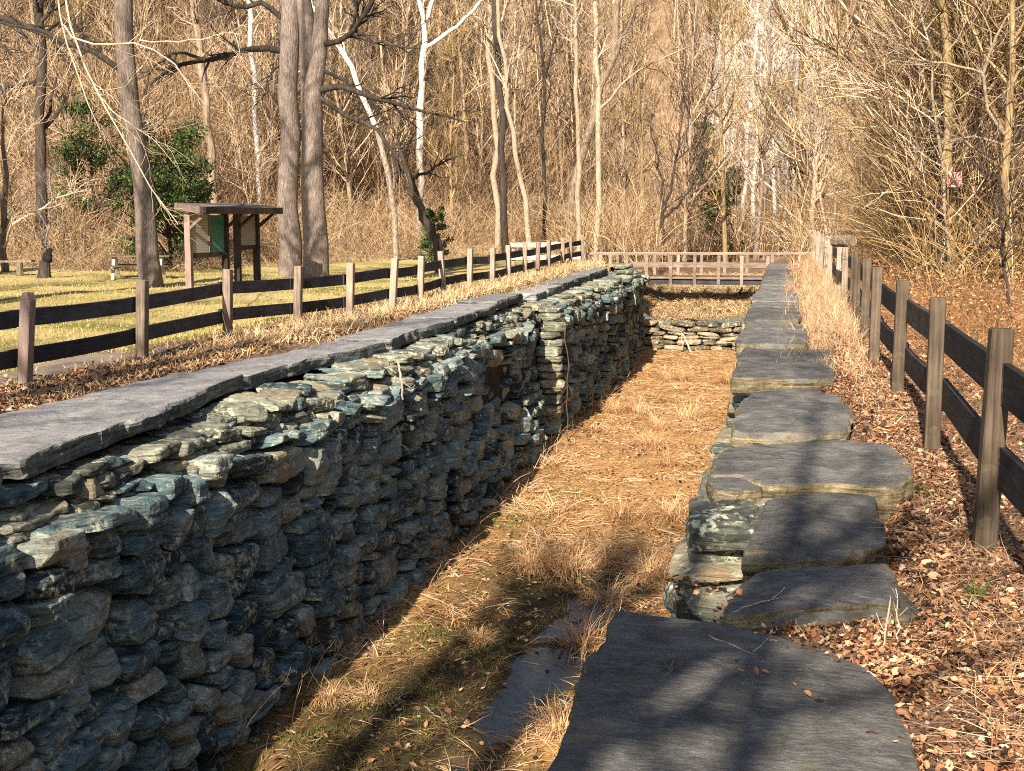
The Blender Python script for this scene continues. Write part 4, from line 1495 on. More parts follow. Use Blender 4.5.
named_tree("tree", "ochre trunk behind the red and white posted sign",
           [([(952, 300), (951, 240), (950, 180), (948, 120), (946, 60), (945, 0), (943, -80)], 26.6, [6.5, 6, 6, 5.6, 5.4, 5, 2])],
           MAT['bark_y'], MAT['twig_y'], 125, (14, 60, 200), (.35, 1), rmin=.009)
named_tree("tree", "olive brown trunk with a forked leaning stem left of the posted sign",
           [([(914, 290), (913, 240), (913, 190), (915, 140), (920, 80), (922, 20), (924, -60)], 37, [4.6, 4.4, 4, 4, 3.6, 3, 1.2]),
            ([(912, 262), (902, 225), (896, 195), (890, 160), (884, 120), (880, 70)], 37, [3, 2.8, 2.4, 2, 1.6, .8])],
           MAT['bark_y'], MAT['twig_y'], 126, (16, 70, 240), (.35, 1), rmin=.009)
named_tree("tree", "dark mossy trunk slanting in the upper right behind the pale boughs",
           [([(950, 290), (946, 240), (940, 180), (932, 110), (918, 60), (908, 20), (900, -20), (890, -80)], 42, [4.6, 4.4, 4.2, 4, 3.8, 3.4, 2.8, 1.2])],
           MAT['bark_d'], MAT['twig_y'], 127, (14, 60, 200), (.35, 1), rmin=.01)
named_tree("sapling", "wavy cream sapling over the timber on the right fence",
           [([(828, 246), (825, 225), (818, 195), (814, 165), (816, 130), (812, 90)], 44, [2, 1.8, 1.6, 1.4, 1, .5])],
           MAT['bark_p'], MAT['twig_p'], 128, (10, 40, 100), (.4, 1), (.8, 2), rmin=.009)
named_tree("sapling", "kinked cream sapling leaning beside the timber on the right fence",
           [([(838, 242), (834, 222), (836, 200), (832, 180), (828, 150), (826, 110)], 45, [2, 1.8, 1.5, 1.4, 1, .5])],
           MAT['bark_p'], MAT['twig_p'], 129, (10, 40, 100), (.4, 1), (.8, 2), rmin=.009)
named_tree("sapling", "dark thin sapling rising in front of the rusty weeds at the right edge",
           [([(1012, 345), (1008, 300), (1006, 260), (1000, 220), (1003, 180), (998, 140)], 19, [2.2, 2, 1.8, 1.5, 1, .5])],
           MAT['bark_d'], MAT['twig_d'], 130, (14, 50, 120), (.3, 1), (.8, 1.8), rmin=.006)
# pale whippy branches drooping into the upper left, from a tree outside the frame
named_tree("willow", "whippy pale drooping branches hanging across the upper left",
           [([(-70, 330), (-74, 200), (-60, 90), (-40, 0), (-20, -70), (20, -110), (50, -120)], 27, [11, 10, 9, 8, 6, 4, 2])],
           MAT['bark'], MAT['twig_p'], 131, (0, 0, 0), limbs=[
               ([(50, -120), (58, -40), (64, 20), (80, 60), (98, 95), (118, 125), (138, 170), (160, 205), (178, 224)], (27, 25), [2, 1.6, 1.5, 1.4, 1.3, 1.2, 1.0, .8, .5]),
               ([(48, -120), (56, -30), (60, 20), (72, 55), (82, 85), (86, 110), (100, 130)], (27, 26), [2, 1.5, 1.4, 1.2, 1, .8, .4]),
               ([(64, 25), (70, 46), (100, 44), (120, 40), (142, 42), (165, 55), (185, 75), (205, 105)], (26.6, 25), [1.3, 1.3, 1.2, 1.1, 1, .8, .6, .4]),
               ([(98, 95), (120, 118), (140, 130), (160, 146)], (26, 25.5), [.9, .8, .6, .3]),
               ([(140, 40), (180, 42), (215, 36), (240, 34)], (25.6, 25), [.9, .8, .6, .3])], ml=MAT['twig_p'], rmin=.006)

# the posted sign and the pale board under it
m = MB()
p = gy(954.5, 180, 26.1)
sg = thing("posted_sign", "small red and white posted notice on an ochre trunk in the right wood", "sign", p)
box(m, (0, 0, 0), (.25, .02, .28))
m.build("board", m_plain("sign_white", (.62, .52, .48), .06, 9, .6), sg)
m = MB()
for r_, zz in enumerate((.09, -.07)):
    for c_ in range(4):
        x = -.115 + c_ * .077
        box(m, (x - .02, -.014, zz), (.018, .006, .12))
        if (c_ + r_) % 2:
            box(m, (x + .02, -.0145, zz), (.018, .006, .12))
        box(m, (x, -.015, zz + (.05 if c_ % 2 else -.05)), (.05, .006, .018))
for zz in (.175, -.175):
    box(m, (0, -.0135, zz), (.32, .006, .018))
for xx in (-.155, .155):
    box(m, (xx, -.0125, 0), (.018, .006, .34))
m.V = [v * [.73, 1, .73] for v in m.V]
m.build("lettering", m_plain("sign_red", (.5, .07, .08), .1, 9, .6), sg)
p = gy(943, 221, 29)
m = MB()
gpb = float(ground_h(p[0], p[1]))
beam(m, (p[0] + .02, p[1], gpb - .1), (p[0] - .05, p[1], p[2] + .33), .28, .05, up=(0, 1, 0))
o = m.build("board", m_plain("bluish_white_paint", (.55, .6, .68), .3, 6, .7))
tag(o, "bluish white weathered board standing among the trees below the posted sign", "board")

# evergreens
def evergreen(name, label, px, py_base, y, h, wd, seed, nleaf=9000, leaf=.16, mat='holly'):
    rng = np.random.default_rng(seed)
    b = gy(px, py_base, y)
    b[2] = float(ground_h(b[0], b[1]))
    t = thing(name, label, "evergreen", b)
    m = MB()
    T, TR = trunk_line((0, 0, -.2), (0, 0, h * .92), 8, rng, .06, .10, .02)
    tubes(m, T, TR, 7)
    A, AR = grow(T, TR, 46, rng, (wd * .35, wd * .6), (.9, 1.4), (.06, .97), .25, .2, 5, .5, .3, .012)
    tubes(m, A, AR, 4)
    m.build("trunk", MAT['bark_d'], t, True)
    # clumps at the limb ends, leaves scattered through each
    ci = rng.integers(0, len(A), 150)
    cp = A[ci, rng.integers(2, 5, 150)]
    cr = rng.uniform(.22, .5, 150) * wd / 3.2
    li = rng.integers(0, 150, nleaf)
    d = rng.normal(size=(nleaf, 3))
    d /= np.linalg.norm(d, axis=1, keepdims=True)
    p = cp[li] + d * (cr[li] * rng.uniform(.2, 1, nleaf) ** .5)[:, None] * [1, 1, .7]
    p = p[p[:, 2] > .1]
    leaf_cards(t, "foliage", p, leaf, MAT[mat], rng)
    return t


def leaf_cards(parent, name, p, size, mat, rng):
    n = len(p)
    a = rng.normal(size=(n, 3))
    a /= np.linalg.norm(a, axis=1, keepdims=True)
    b = np.cross(a, rng.normal(size=(n, 3)))
    b /= np.linalg.norm(b, axis=1, keepdims=True)
    s = size * rng.uniform(.6, 1.3, n)[:, None]
    c = np.cross(a, b) * s * .14
    v = np.stack([p - a * s * .5, p + b * s * .26 + c, p + a * s * .5, p - b * s * .26 + c], 1)
    m = MB()
    m.add(v.reshape(-1, 3), np.arange(n * 4).reshape(n, 4))
    return m.build(name, mat, parent)


evergreen("holly_bush", "dark green rounded evergreen bush half behind the leaning lawn tree", 170, 240, 52, 6.0, 5.2, 201, 14000, .15)
evergreen("holly_bush", "olive green evergreen bush left of the leaning lawn tree", 95, 240, 58, 6.2, 4.2, 202, 8000, .15)
evergreen("holly_bush", "small upright bright green evergreen just right of the footbridge middle", 722, 246, 82, 5.2, 3.0, 203, 7000, .17)
evergreen("holly_bush", "thin green evergreen left of the small upright one behind the footbridge", 700, 246, 88, 8.6, 2.6, 204, 4500, .18)
evergreen("holly_bush", "tiny dark evergreen sprig by the ivy wrapped dead trunk", 432, 205, 60, 2.6, 1.8, 205, 2500, .13)

# ------------------------------------------------------------------ the wood: individual bare trees
variants = []
for k in range(8):
    rng = np.random.default_rng(300 + k)
    H = rng.uniform(13, 19)
    variants.append(tree_meshes("wood_tree", H, rng.uniform(.10, .19), rng, 26, 130, 620, MAT[['bark_t', 'bark', 'bark_t', 'bark_p', 'bark_t', 'bark_y', 'bark_d', 'bark_w'][k]], MAT[['twig_t', 'twig_t', 'twig_p', 'twig_t', 'twig_t', 'twig_y', 'twig_d', 'twig_w'][k]], (.15, 1), (2, 4.6), .7, rmin=.013, L3=(.7, 1.8), tw=.16))
small = []
for k in range(5):
    rng = np.random.default_rng(340 + k)
    H = rng.uniform(5, 9)
    small.append(tree_meshes("thicket_tree", H, rng.uniform(.045, .08), rng, 34, 170, 800, MAT[['bark_y', 'bark_t', 'bark_y', 'bark_p', 'bark_t'][k]], MAT[['twig_y', 'twig_y', 'twig_y', 'twig_t', 'twig_t'][k]], (.08, 1), (1.2, 3), .45, rmin=.007, L3=(.5, 1.4), tw=.2, ang=(.5, 1.2)))

rng = np.random.default_rng(77)


def free(x, y, margin=0.0):
    """places where wood may stand: off the lawn, the chamber and the right-hand strip"""
    if x < -7 and hill_s(x, y) < -1.5 + margin and y < 100:
        return False
    if -7 <= x < 1.4 and y < 66:
        return False
    if x >= 1.4 and (y < 23 or x < 1.6 + .02 * y):
        return False
    return True


n_t = 0
tries = 0
GW = "bare trees of the wood around the lock"
while n_t < 170 and tries < 9000:
    tries += 1
    px = rng.uniform(-160, 1190)
    y = rng.uniform(26, 62) if (px > 815 and rng.random() < .35) else 62 * math.exp(rng.uniform(0, 1.05))
    x = float(gy(px, 215, y)[0])
    if not free(x, y):
        continue
    z = float(ground_h(x, y))
    put_tree("wood_tree", variants[7 if 705 < px < 800 and y > 80 else rng.integers(0, 7)], (x, y, z), rng.uniform(0, 6.28), rng.uniform(.75, 1.2), "slender bare tree crowded among others in the wood around the lock", GW)
    n_t += 1
n_t = 0
GT = "twiggy thicket trees along the wood edge"
while n_t < 62 and tries < 20000:
    tries += 1
    if n_t < 36:
        px = rng.uniform(822, 1120)
        y = rng.uniform(24, 62)
    else:
        px = rng.uniform(-100, 800)
        y = rng.uniform(56, 92)
    x = float(gy(px, 215, y)[0])
    if not free(x, y):
        continue
    put_tree("thicket_tree", small[rng.integers(0, 5)], (x, y, float(ground_h(x, y))), rng.uniform(0, 6.28), rng.uniform(.7, 1.2), "low densely twiggy tree in the thicket at the edge of the wood", GT)
    n_t += 1

# trees behind the viewpoint; their shadows lie on the flagstones and the lock floor
def shade_tree(x, y, H, r, seed, label, n=(12, 40, 120), crown=(.5, 1), rt=.22):
    rg = np.random.default_rng(seed)
    ms = tree_meshes("shade_tree", H, r, rg, *n, MAT['bark'], MAT['twig_t'], crown, (1.5, 4), .6, rmin=.012, tw=.012, lean=0, rt=rt)
    z = float(ground_h(x, y))
    return put_tree("tree", ms, (x, y, z), 0, 1, label)


shade_tree(-.66, -7.5, 13, .11, 401, "slim tree behind the viewpoint casting the narrow shadow down the flagstones")
shade_tree(-1.22, -5.5, 7.0, .27, 402, "unseen snag added behind the viewpoint to shade the left end of the nearest flagstone", (5, 12, 30), (.8, 1), .75)  # unseen trunk, cut short so that its shadow ends on the slab
shade_tree(-3.3, -7.0, 12.5, .38, 403, "thick tree behind the viewpoint shading the wet middle of the lock floor", (24, 90, 260), (.55, 1))
shade_tree(-4.6, -9.0, 12.5, .26, 404, "branchy tree behind the viewpoint shading the lock floor near the left wall", (30, 120, 400), (.4, 1))
shade_tree(-7.6, -6.0, 16, .3, 405, "tree behind the viewpoint shading the nearest coping slab", (20, 80, 240), (.4, 1))
shade_tree(-19.1, 17, 23, .24, 406, "lawn tree left of the picture shading the leaning tree's trunk", (20, 80, 240), (.5, 1))

shade_tree(-15.5, 9, 13, .16, 407, "branchy lawn tree outside the frame shading the grass before the kiosk", (24, 100, 300), (.3, 1))
shade_tree(-22, 14, 15, .2, 408, "branchy lawn tree outside the left edge shading the grass before the bench", (24, 100, 300), (.3, 1))
shade_tree(-16.5, 24, 20, .28, 410, "tall tree just outside the left edge shading the paired grey trunks", (26, 110, 340), (.42, 1))
shade_tree(-11, 2, 14, .2, 409, "branchy lawn tree outside the frame shading the left bank", (24, 100, 300), (.35, 1))

# ------------------------------------------------------------------ far wood, undergrowth
rng = np.random.default_rng(88)
m = MB()
TP, TRr = [], []
for _ in range(520):
    px = rng.uniform(-250, 1280)
    y = 95 * math.exp(rng.uniform(0, .75))
    x = float(gy(px, 215, y)[0])
    if hill_s(x, y) < 2:
        continue
    z = float(ground_h(x, y))
    H = rng.uniform(12, 20)
    a, b = trunk_line((x, y, z - .4), (x + rng.normal(0, 1), y + rng.normal(0, 1), z + H), 6, rng, .25, rng.uniform(.12, .22), .05)
    TP.append(a[0])
    TRr.append(b[0])
TP, TRr = np.array(TP), np.array(TRr)
nt_ = len(TP)
tubes(m, TP, TRr, 5)
A, AR = grow(TP, TRr, nt_ * 14, rng, (2, 5), (.4, 1.0), (.2, 1), .7, .2, 5, .55, .3, .02)
tubes(m, A, AR, 3)
B, BR = grow(A, AR, nt_ * 70, rng, (.8, 2.4), (.3, .9), (.1, 1), .4, .2, 4, .6, .4, .015)
tubes(m, B, BR, 3)
tag(m.build("far_wood", MAT['twig_t'], shade=True), "far mass of bare trees covering the hillsides", "wood", kind="stuff")


def stems(m, base, h, lean, curl, r, k=5, rng=rng, sides=3, twigs=2, tl=.45):
    n = len(base)
    az = rng.uniform(0, 2 * math.pi, n)
    d = np.stack([np.cos(az) * lean, np.sin(az) * lean, np.ones(n)], 1)
    d /= np.linalg.norm(d, axis=1, keepdims=True)
    pts = [base]
    bend = rng.normal(0, 1, (n, 3)) * curl[:, None]
    bend[:, 2] = -np.abs(bend[:, 2]) * .6
    for j in range(1, k):
        d = d + bend / (k - 1) + rng.normal(0, .10, (n, 3))
        d /= np.linalg.norm(d, axis=1, keepdims=True)
        pts.append(pts[-1] + d * (h / (k - 1))[:, None])
    P = np.stack(pts, 1)
    Rr = r[:, None] * np.linspace(1, .35, k)[None]
    tubes(m, P, Rr, sides)
    if twigs:
        A, AR = grow(P, Rr, n * twigs, rng, (h.mean() * tl * .5, h.mean() * tl), (.3, 1.0), (.2, .95), .2, .25, 4, .65, .4, r.mean() * .45)
        tubes(m, A, AR, 3)


def sample_px(n, px0, px1, ysampler, ok, rng):
    out = []
    while len(out) < n:
        px = rng.uniform(px0, px1, 4000)
        y = ysampler(4000)
        d0 = F_[0] + (px - 512) / FPX * R_[0] + (385.5 - 215) / FPX * U_[0]
        d1 = F_[1] + (px - 512) / FPX * R_[1] + (385.5 - 215) / FPX * U_[1]
        x = d0 / d1 * y
        g = ok(x, y)
        out.extend(np.stack([x[g], y[g]], 1).tolist())
    q = np.array(out[:n])
    return np.concatenate([q, ground_h(q[:, 0], q[:, 1])[:, None] - .03], 1)


# thicket stems at the foot of the hill and through the wood
m = MB()
b = sample_px(9000, -160, 640, lambda n: rng.uniform(48, 100, n), lambda x, y: (hill_s(x, y) > -7.5) & (hill_s(x, y) < 14) & (x < -6), rng)
stems(m, b, rng.uniform(.8, 3.6, len(b)), rng.uniform(0, .8, len(b)), rng.uniform(.3, 1.5, len(b)), rng.uniform(.008, .02, len(b)), twigs=3)
b = sample_px(7000, -160, 640, lambda n: rng.uniform(40, 100, n), lambda x, y: (hill_s(x, y) > -10.5) & (hill_s(x, y) < -3) & (x < -7.5), rng)
stems(m, b, rng.uniform(.3, 1.2, len(b)), rng.uniform(0, .9, len(b)), rng.uniform(.4, 1.6, len(b)), rng.uniform(.005, .012, len(b)), twigs=4, tl=.7)
b = sample_px(4500, 560, 860, lambda n: rng.uniform(54, 118, n), lambda x, y: ((np.abs(x + 2.9) > 2.6) | (y > 76)) & (x > -14), rng)
stems(m, b, rng.uniform(.8, 4.5, len(b)), rng.uniform(0, .5, len(b)), rng.uniform(.2, 1.0, len(b)), rng.uniform(.008, .022, len(b)), twigs=3)
mm = m
m = MB()
b = sample_px(7500, 815, 1180, lambda n: rng.uniform(24, 80, n), lambda x, y: x > 1.7 + .02 * y, rng)
stems(m, b, rng.uniform(.7, 3.6, len(b)), rng.uniform(0, .7, len(b)), rng.uniform(.3, 1.3, len(b)), rng.uniform(.005, .014, len(b)), twigs=3)
b = sample_px(2800, 820, 1180, lambda n: rng.uniform(27, 75, n), lambda x, y: x > 2.2 + .02 * y, rng)
stems(m, b, rng.uniform(3, 8, len(b)), rng.uniform(0, .45, len(b)), rng.uniform(.1, .6, len(b)), rng.uniform(.007, .018, len(b)), twigs=5, tl=.4)
tag(m.build("undergrowth", MAT['brush_y'], shade=True), "ochre brush and leaning saplings filling the right hand wood", "undergrowth", kind="stuff")
m = mm
b = sample_px(7000, -200, 1200, lambda n: 70 * np.exp(rng.uniform(0, .8, n)), lambda x, y: hill_s(x, y) > 6, rng)
stems(m, b, rng.uniform(1.5, 5.5, len(b)), rng.uniform(0, .5, len(b)), rng.uniform(.2, .8, len(b)), rng.uniform(.014, .03, len(b)), twigs=2)
b = sample_px(13000, -200, 1200, lambda n: 62 * np.exp(rng.uniform(0, 1.0, n)), lambda x, y: hill_s(x, y) > 1, rng)
stems(m, b, rng.uniform(3, 10, len(b)), rng.uniform(0, .45, len(b)), rng.uniform(.1, .6, len(b)), rng.uniform(.012, .03, len(b)), twigs=4, tl=.4)
tag(m.build("undergrowth", MAT['brush'], shade=True), "tangled tan brush and brambles under the trees", "undergrowth", kind="stuff")

# rusty dead weeds behind the right fence
m = MB()
n = 13000
q = np.stack([1.25 + np.abs(rng.normal(0, 1, n)) * 2.2, 9 + rng.uniform(0, 1, n) ** .8 * 32], 1)
q[:, 0] += .01 * q[:, 1]
q = q[(q[:, 0] > 2.2 - (q[:, 1] - 8) * .08)]
b = np.concatenate([q, ground_h(q[:, 0], q[:, 1])[:, None] - .02], 1)
hgt = rng.uniform(.25, 1.15, len(b)) * (1 + .3 * vnoise(b, .6, 90))
stems(m, b, hgt * .8, rng.uniform(.2, 1.6, len(b)), rng.uniform(.8, 2.8, len(b)), rng.uniform(.002, .0045, len(b)), twigs=5, tl=.6)
lb = b[rng.integers(0, len(b), 14000)] + np.stack([rng.normal(0, .25, 14000), rng.normal(0, .25, 14000), rng.uniform(.02, .7, 14000)], 1)
wl_ = lb.copy()
tag(m.build("dead_weeds", MAT['weeds_red'], shade=True), "rust coloured dead weeds behind the right fence", "weeds", kind="stuff")


def blades(m, base, L, az, el, droop, w, k=4, rng=rng):
    """flat tapering blades as strips"""
    n = len(base)
    d = np.stack([np.cos(az) * np.cos(el), np.sin(az) * np.cos(el), np.sin(el)], 1)
    side = np.stack([-np.sin(az), np.cos(az), rng.normal(0, .35, n)], 1)
    side /= np.linalg.norm(side, axis=1, keepdims=True)
    pts = [base]
    for j in range(1, k):
        pts.append(pts[-1] + d * (L / (k - 1))[:, None])
        d = d.copy()
        d[:, 2] -= droop / (k - 1)
        d[:, :2] += rng.normal(0, .18, (n, 2))
        d /= np.linalg.norm(d, axis=1, keepdims=True)
    P = np.stack(pts, 1)
    wd = w[:, None] * np.array([1, .9, .65, .12] if k == 4 else np.linspace(1, .15, k))[None]
    v = np.stack([P - side[:, None] * wd[..., None] / 2, P + side[:, None] * wd[..., None] / 2], 2).reshape(-1, 3)
    s = np.arange(k - 1) * 2
    o = (np.arange(n) * k * 2)[:, None] + s[None]
    q = np.stack([o, o + 1, o + 3, o + 2], -1).reshape(-1, 4)
    m.add(v, q)


# matted grass on the lock floor
def floor_pts(n, y0, y1, pw=1.0):
    y = y0 + (y1 - y0) * rng.uniform(0, 1, n) ** pw
    x = rng.uniform(-4.85, -.66, n)
    return x, y


x, y = floor_pts(95000, 7, 46.2, 1.35)
wet = wetness(x, y)
kp_ = rng.uniform(0, 1, len(x)) > np.clip(wet * .95 + .75 * strip_w(x, y), 0, .96)
x, y = x[kp_], y[kp_]
clump = fbm(np.stack([x, y, x * 0], -1), 1.1, 95)
b = np.stack([x, y, floor_h(x, y) - .01], 1)
n = len(b)
m = MB()
el = np.abs(rng.normal(0, .13, n)) + .45 * np.clip(clump - .45, 0, 1)
blades(m, b, rng.uniform(.1, .42, n) * (1 + .5 * clump), rng.normal(2.6, 1.5, n), el, rng.uniform(.2, .6, n), rng.uniform(.004, .010, n) * (1 + y / 40))
# tussocks
for _ in range(16):
    cx_ = rng.uniform(-4.3, -1.0)
    cy_ = rng.uniform(9, 40)
    nn = int(rng.uniform(150, 420))
    s = rng.uniform(.12, .4)
    q = rng.normal(0, s * .45, (nn, 2)) + [cx_, cy_]
    q[:, 0] = np.clip(q[:, 0], -4.8, -.75)
    b = np.concatenate([q, floor_h(q[:, 0], q[:, 1])[:, None]], 1)
    az = np.arctan2(q[:, 1] - cy_, q[:, 0] - cx_) + rng.normal(0, .5, nn)
    blades(m, b, rng.uniform(.25, .7, nn), az, rng.uniform(.5, 1.35, nn), rng.uniform(1.0, 2.4, nn), rng.uniform(.004, .009, nn))
for px, py, sc in ((566, 568, 1.3), (604, 560, 1.0), (650, 575, .9), (606, 596, .8), (372, 700, .5), (330, 702, .45), (560, 735, .8), (620, 520, .9), (650, 450, 1.2), (480, 640, .4)):
    c_ = gz(px, py, ZF)
    nn = 420
    q = rng.normal(0, .16 * sc, (nn, 2)) + c_[:2]
    b = np.concatenate([q, floor_h(q[:, 0], q[:, 1])[:, None]], 1)
    az = np.arctan2(q[:, 1] - c_[1], q[:, 0] - c_[0]) + rng.normal(0, .5, nn)
    blades(m, b, rng.uniform(.2, .6, nn) * sc, az, rng.uniform(.5, 1.3, nn), rng.uniform(1.0, 2.2, nn), rng.uniform(.004, .009, nn))
tag(m.build("dead_grass", MAT['deadgrass']), "matted golden dead grass covering the lock floor", "grass", kind="stuff")
# grass over the slope above the breast wall
m = MB()
n = 26000
x = rng.uniform(-5.3, -.7, n)
y = rng.uniform(46.3, 60, n)
b = np.stack([x, y, ground_h(x, y)], 1)
blades(m, b, rng.uniform(.2, .6, n), rng.uniform(0, 6.28, n), rng.uniform(.05, .8, n), rng.uniform(.5, 1.6, n), rng.uniform(.01, .02, n))
tag(m.build("slope_grass", MAT['straw']), "bleached grass on the slope above the cross wall", "grass", kind="stuff")
# damp darker grass in the wet run
x, y = floor_pts(80000, 7, 21, 1.0)
wet = wetness(x, y)
kp_ = (rng.uniform(0, 1, len(x)) < wet * .75 - .45 * strip_w(x, y)) & (fbm(np.stack([x, y, x * 0], -1), 1.6, 97) > -.45)
x, y = x[kp_], y[kp_]
b = np.stack([x, y, floor_h(x, y)], 1)
n = len(b)
m = MB()
blades(m, b, rng.uniform(.05, .22, n), rng.normal(2.6, 1.6, n), np.abs(rng.normal(0, .25, n)), rng.uniform(.3, 1.0, n), rng.uniform(.004, .011, n))
tag(m.build("damp_grass", MAT['wetgrass']), "dark damp grass and green weed in the wet run of the floor", "grass", kind="stuff")

# tall single dead stalks by the wall foot
m = MB()
n = 60
y = rng.uniform(9.5, 34, n)
b = np.stack([rng.uniform(-4.75, -4.3, n), y, np.full(n, ZF)], 1)
stems(m, b, rng.uniform(.3, 1.0, n), rng.uniform(.1, .6, n), rng.uniform(.4, 1.4, n), rng.uniform(.004, .008, n), twigs=3)
tag(m.build("dead_stalks", MAT['brush'], shade=True), "thin dead stalks leaning out along the left wall foot", "stalks", kind="stuff")

# lawn blades, dry fringe along the left bank
m = MB()
n = 60000
y = 9 + rng.uniform(0, 1, n) ** 1.5 * 45
x = -7.5 - rng.uniform(0, 1, n) ** 1.1 * (y * .62 - 2)
ok = (hill_s(x, y) < -8.5) & ~((x > -8.6) & (y < 14.5))
x, y = x[ok], y[ok]
b = np.stack([x, y, ground_h(x, y) - .005], 1)
n = len(b)
blades(m, b, rng.uniform(.04, .11, n), rng.uniform(0, 6.28, n), rng.uniform(.3, 1.4, n), rng.uniform(.3, 1.2, n), rng.uniform(.006, .012, n) * (1 + y / 30), 3)
tag(m.build("lawn_grass", MAT['lawnblade']), "short patchy green and straw lawn grass", "grass", kind="stuff")
m = MB()
n = 34000
y = 10 + rng.uniform(0, 1, n) ** 1.1 * 36
x = -6.55 + rng.normal(0, .34, n) - .3 * smooth(18, 10, y)
x = np.where(x > -5.6, -6.4, x)
b = np.stack([x, y, ground_h(x, y) - .005], 1)
blades(m, b, rng.uniform(.06, .24, n) * (.6 + .7 * smooth(13, 18, y)), rng.uniform(0, 6.28, n), rng.uniform(.1, 1.2, n), rng.uniform(.5, 1.6, n), rng.uniform(.003, .007, n) * (1 + y / 25))
tag(m.build("dry_fringe", MAT['straw']), "dry bleached grass between the coping and the left fence", "grass", kind="stuff")
# weeds on the strip beside the right fence
m = MB()
n = 15000
y = 10.5 + rng.uniform(0, 1, n) ** 1.1 * 33
x = np.where(rng.uniform(0, 1, n) < .85, rng.uniform(.22, .82, n), rng.uniform(-.2, .5, n))
x = np.where((y < 14) & (x < .4), .55, x)
ok = rng.uniform(0, 1, n) < .15 + .85 * smooth(11, 18, y)
x, y = x[ok], y[ok]
n = len(x)
b = np.stack([x, y, ground_h(x, y) - .01], 1)
hgt = rng.uniform(.06, .36, n) * (.4 + .6 * smooth(12, 24, y)) * (1 + .5 * vnoise(b, 1.4, 130))
blades(m, b, hgt, rng.uniform(0, 6.28, n), rng.uniform(.6, 1.5, n), rng.uniform(.2, 1.4, n), rng.uniform(.003, .006, n) * (1 + y / 30))
sel = rng.uniform(0, 1, n) < .12
stems(m, b[sel], hgt[sel] * 1.3, rng.uniform(0, .6, sel.sum()), rng.uniform(.2, 1, sel.sum()), rng.uniform(.002, .004, sel.sum()), twigs=3, tl=.7)
tag(m.build("dry_weeds", MAT['strip']), "bleached dry weeds between the flagstones and the right fence", "weeds", kind="stuff")


# fallen leaves
def leaves(m, p, size, rng, flat=.45):
    n = len(p)
    az = rng.uniform(0, 2 * math.pi, n)
    nrm = np.stack([rng.normal(0, flat, n), rng.normal(0, flat, n), np.ones(n)], 1)
    nrm /= np.linalg.norm(nrm, axis=1, keepdims=True)
    a = np.stack([np.cos(az), np.sin(az), np.zeros(n)], 1)
    a -= nrm * (a * nrm).sum(1, keepdims=True)
    a /= np.linalg.norm(a, axis=1, keepdims=True)
    b = np.cross(nrm, a)
    s = size[:, None]
    cu = rng.uniform(-.1, .38, n)[:, None] * s
    wv = rng.uniform(.16, .36, n)[:, None] * s
    v = np.stack([p - a * s * .5 + nrm * cu * .5, p - a * s * .18 + b * wv + nrm * cu, p + a * s * .2 + b * wv * .85 + nrm * cu * .8, p + a * s * .5 + nrm * cu * .7,
                  p + a * s * .2 - b * wv * .85 + nrm * cu * .9, p - a * s * .18 - b * wv + nrm * cu * .7, p, p + a * s * .18], 1)
    o = (np.arange(n) * 8)[:, None]
    q = np.concatenate([o + np.array([[0, 6, 1, 1]]) * 1, o, o], 1)[:, :0]
    Q_ = np.concatenate([np.concatenate([o + i for i in f], 1)[:, None] for f in ((6, 7, 2, 1), (6, 5, 4, 7))], 1).reshape(-1, 4)
    T_ = np.concatenate([np.concatenate([o + i for i in f], 1)[:, None] for f in ((0, 6, 1), (0, 5, 6), (7, 3, 2), (7, 4, 3))], 1).reshape(-1, 3)
    m.add(v.reshape(-1, 3), Q_, T_)


m = MB()
n = 100000
y = 3.4 + rng.uniform(0, 1, n) ** 1.5 * 18
x = np.where(rng.uniform(0, 1, n) < .6, rng.uniform(.28, 1.1, n), .3 + np.abs(rng.normal(0, 1.4, n)))
okl = x > .2
x, y = x[okl], y[okl]
b = np.stack([x, y, ground_h(x, y) + rng.uniform(0, .03, len(x))], 1)
kp_ = fbm(b, 2.2, 120, 3) > rng.normal(-.55, .35, len(b))
b = b[kp_]
x, y = x[kp_], y[kp_]
leaves(m, b, np.clip(rng.lognormal(-3.95, .45, len(x)), .008, .07) * (1 + .02 * y), rng, .95)
# drifted in the joints and a few on the slabs
for (x0, y0, x1, y1, nn, zz) in ((-.15, 5.55, .5, 4.95, 700, .01), (.1, 5.45, .5, 5.2, 900, -.06), (.3, 5.2, .55, 4.6, 700, -.02), (-.5, 5.75, -.2, 5.6, 60, .06), (.0, 6.35, .5, 6.4, 40, .05), (-.4, 9.05, .4, 9.3, 60, .03), (-.3, 4.9, .4, 4.0, 14, .05), (.2, 5.4, .45, 4.7, 180, .02)):
    f = rng.uniform(0, 1, nn)
    q = np.stack([x0 + (x1 - x0) * f + rng.normal(0, .035, nn), y0 + (y1 - y0) * f + rng.normal(0, .05, nn), np.full(nn, zz) + rng.uniform(0, .02, nn)], 1)
    leaves(m, q, rng.uniform(.018, .045, nn), rng, .7)
n = 2200
q = np.stack([rng.uniform(-.3, .7, n), rng.uniform(3.6, 5.75, n)], 1)
q = q[(q[:, 1] > 5.2 - .80 * (q[:, 0] + .28)) & (q[:, 1] < 5.66)]
leaves(m, np.concatenate([q, ground_h(q[:, 0], q[:, 1])[:, None] + rng.uniform(.01, .05, (len(q), 1))], 1), rng.uniform(.010, .036, len(q)), rng, .95)
n = 15000
y = 8.5 + rng.uniform(0, 1, n) ** 2.0 * 20
x = -6.62 + rng.normal(0, .28, n) - .22 * smooth(15, 10, y)
x = np.where(x > -5.95, -6.5 + .1 * rng.normal(size=n), x)
b = np.stack([x, y, ground_h(x, y) + rng.uniform(0, .03, n)], 1)
leaves(m, b, rng.uniform(.03, .075, n), rng, .7)
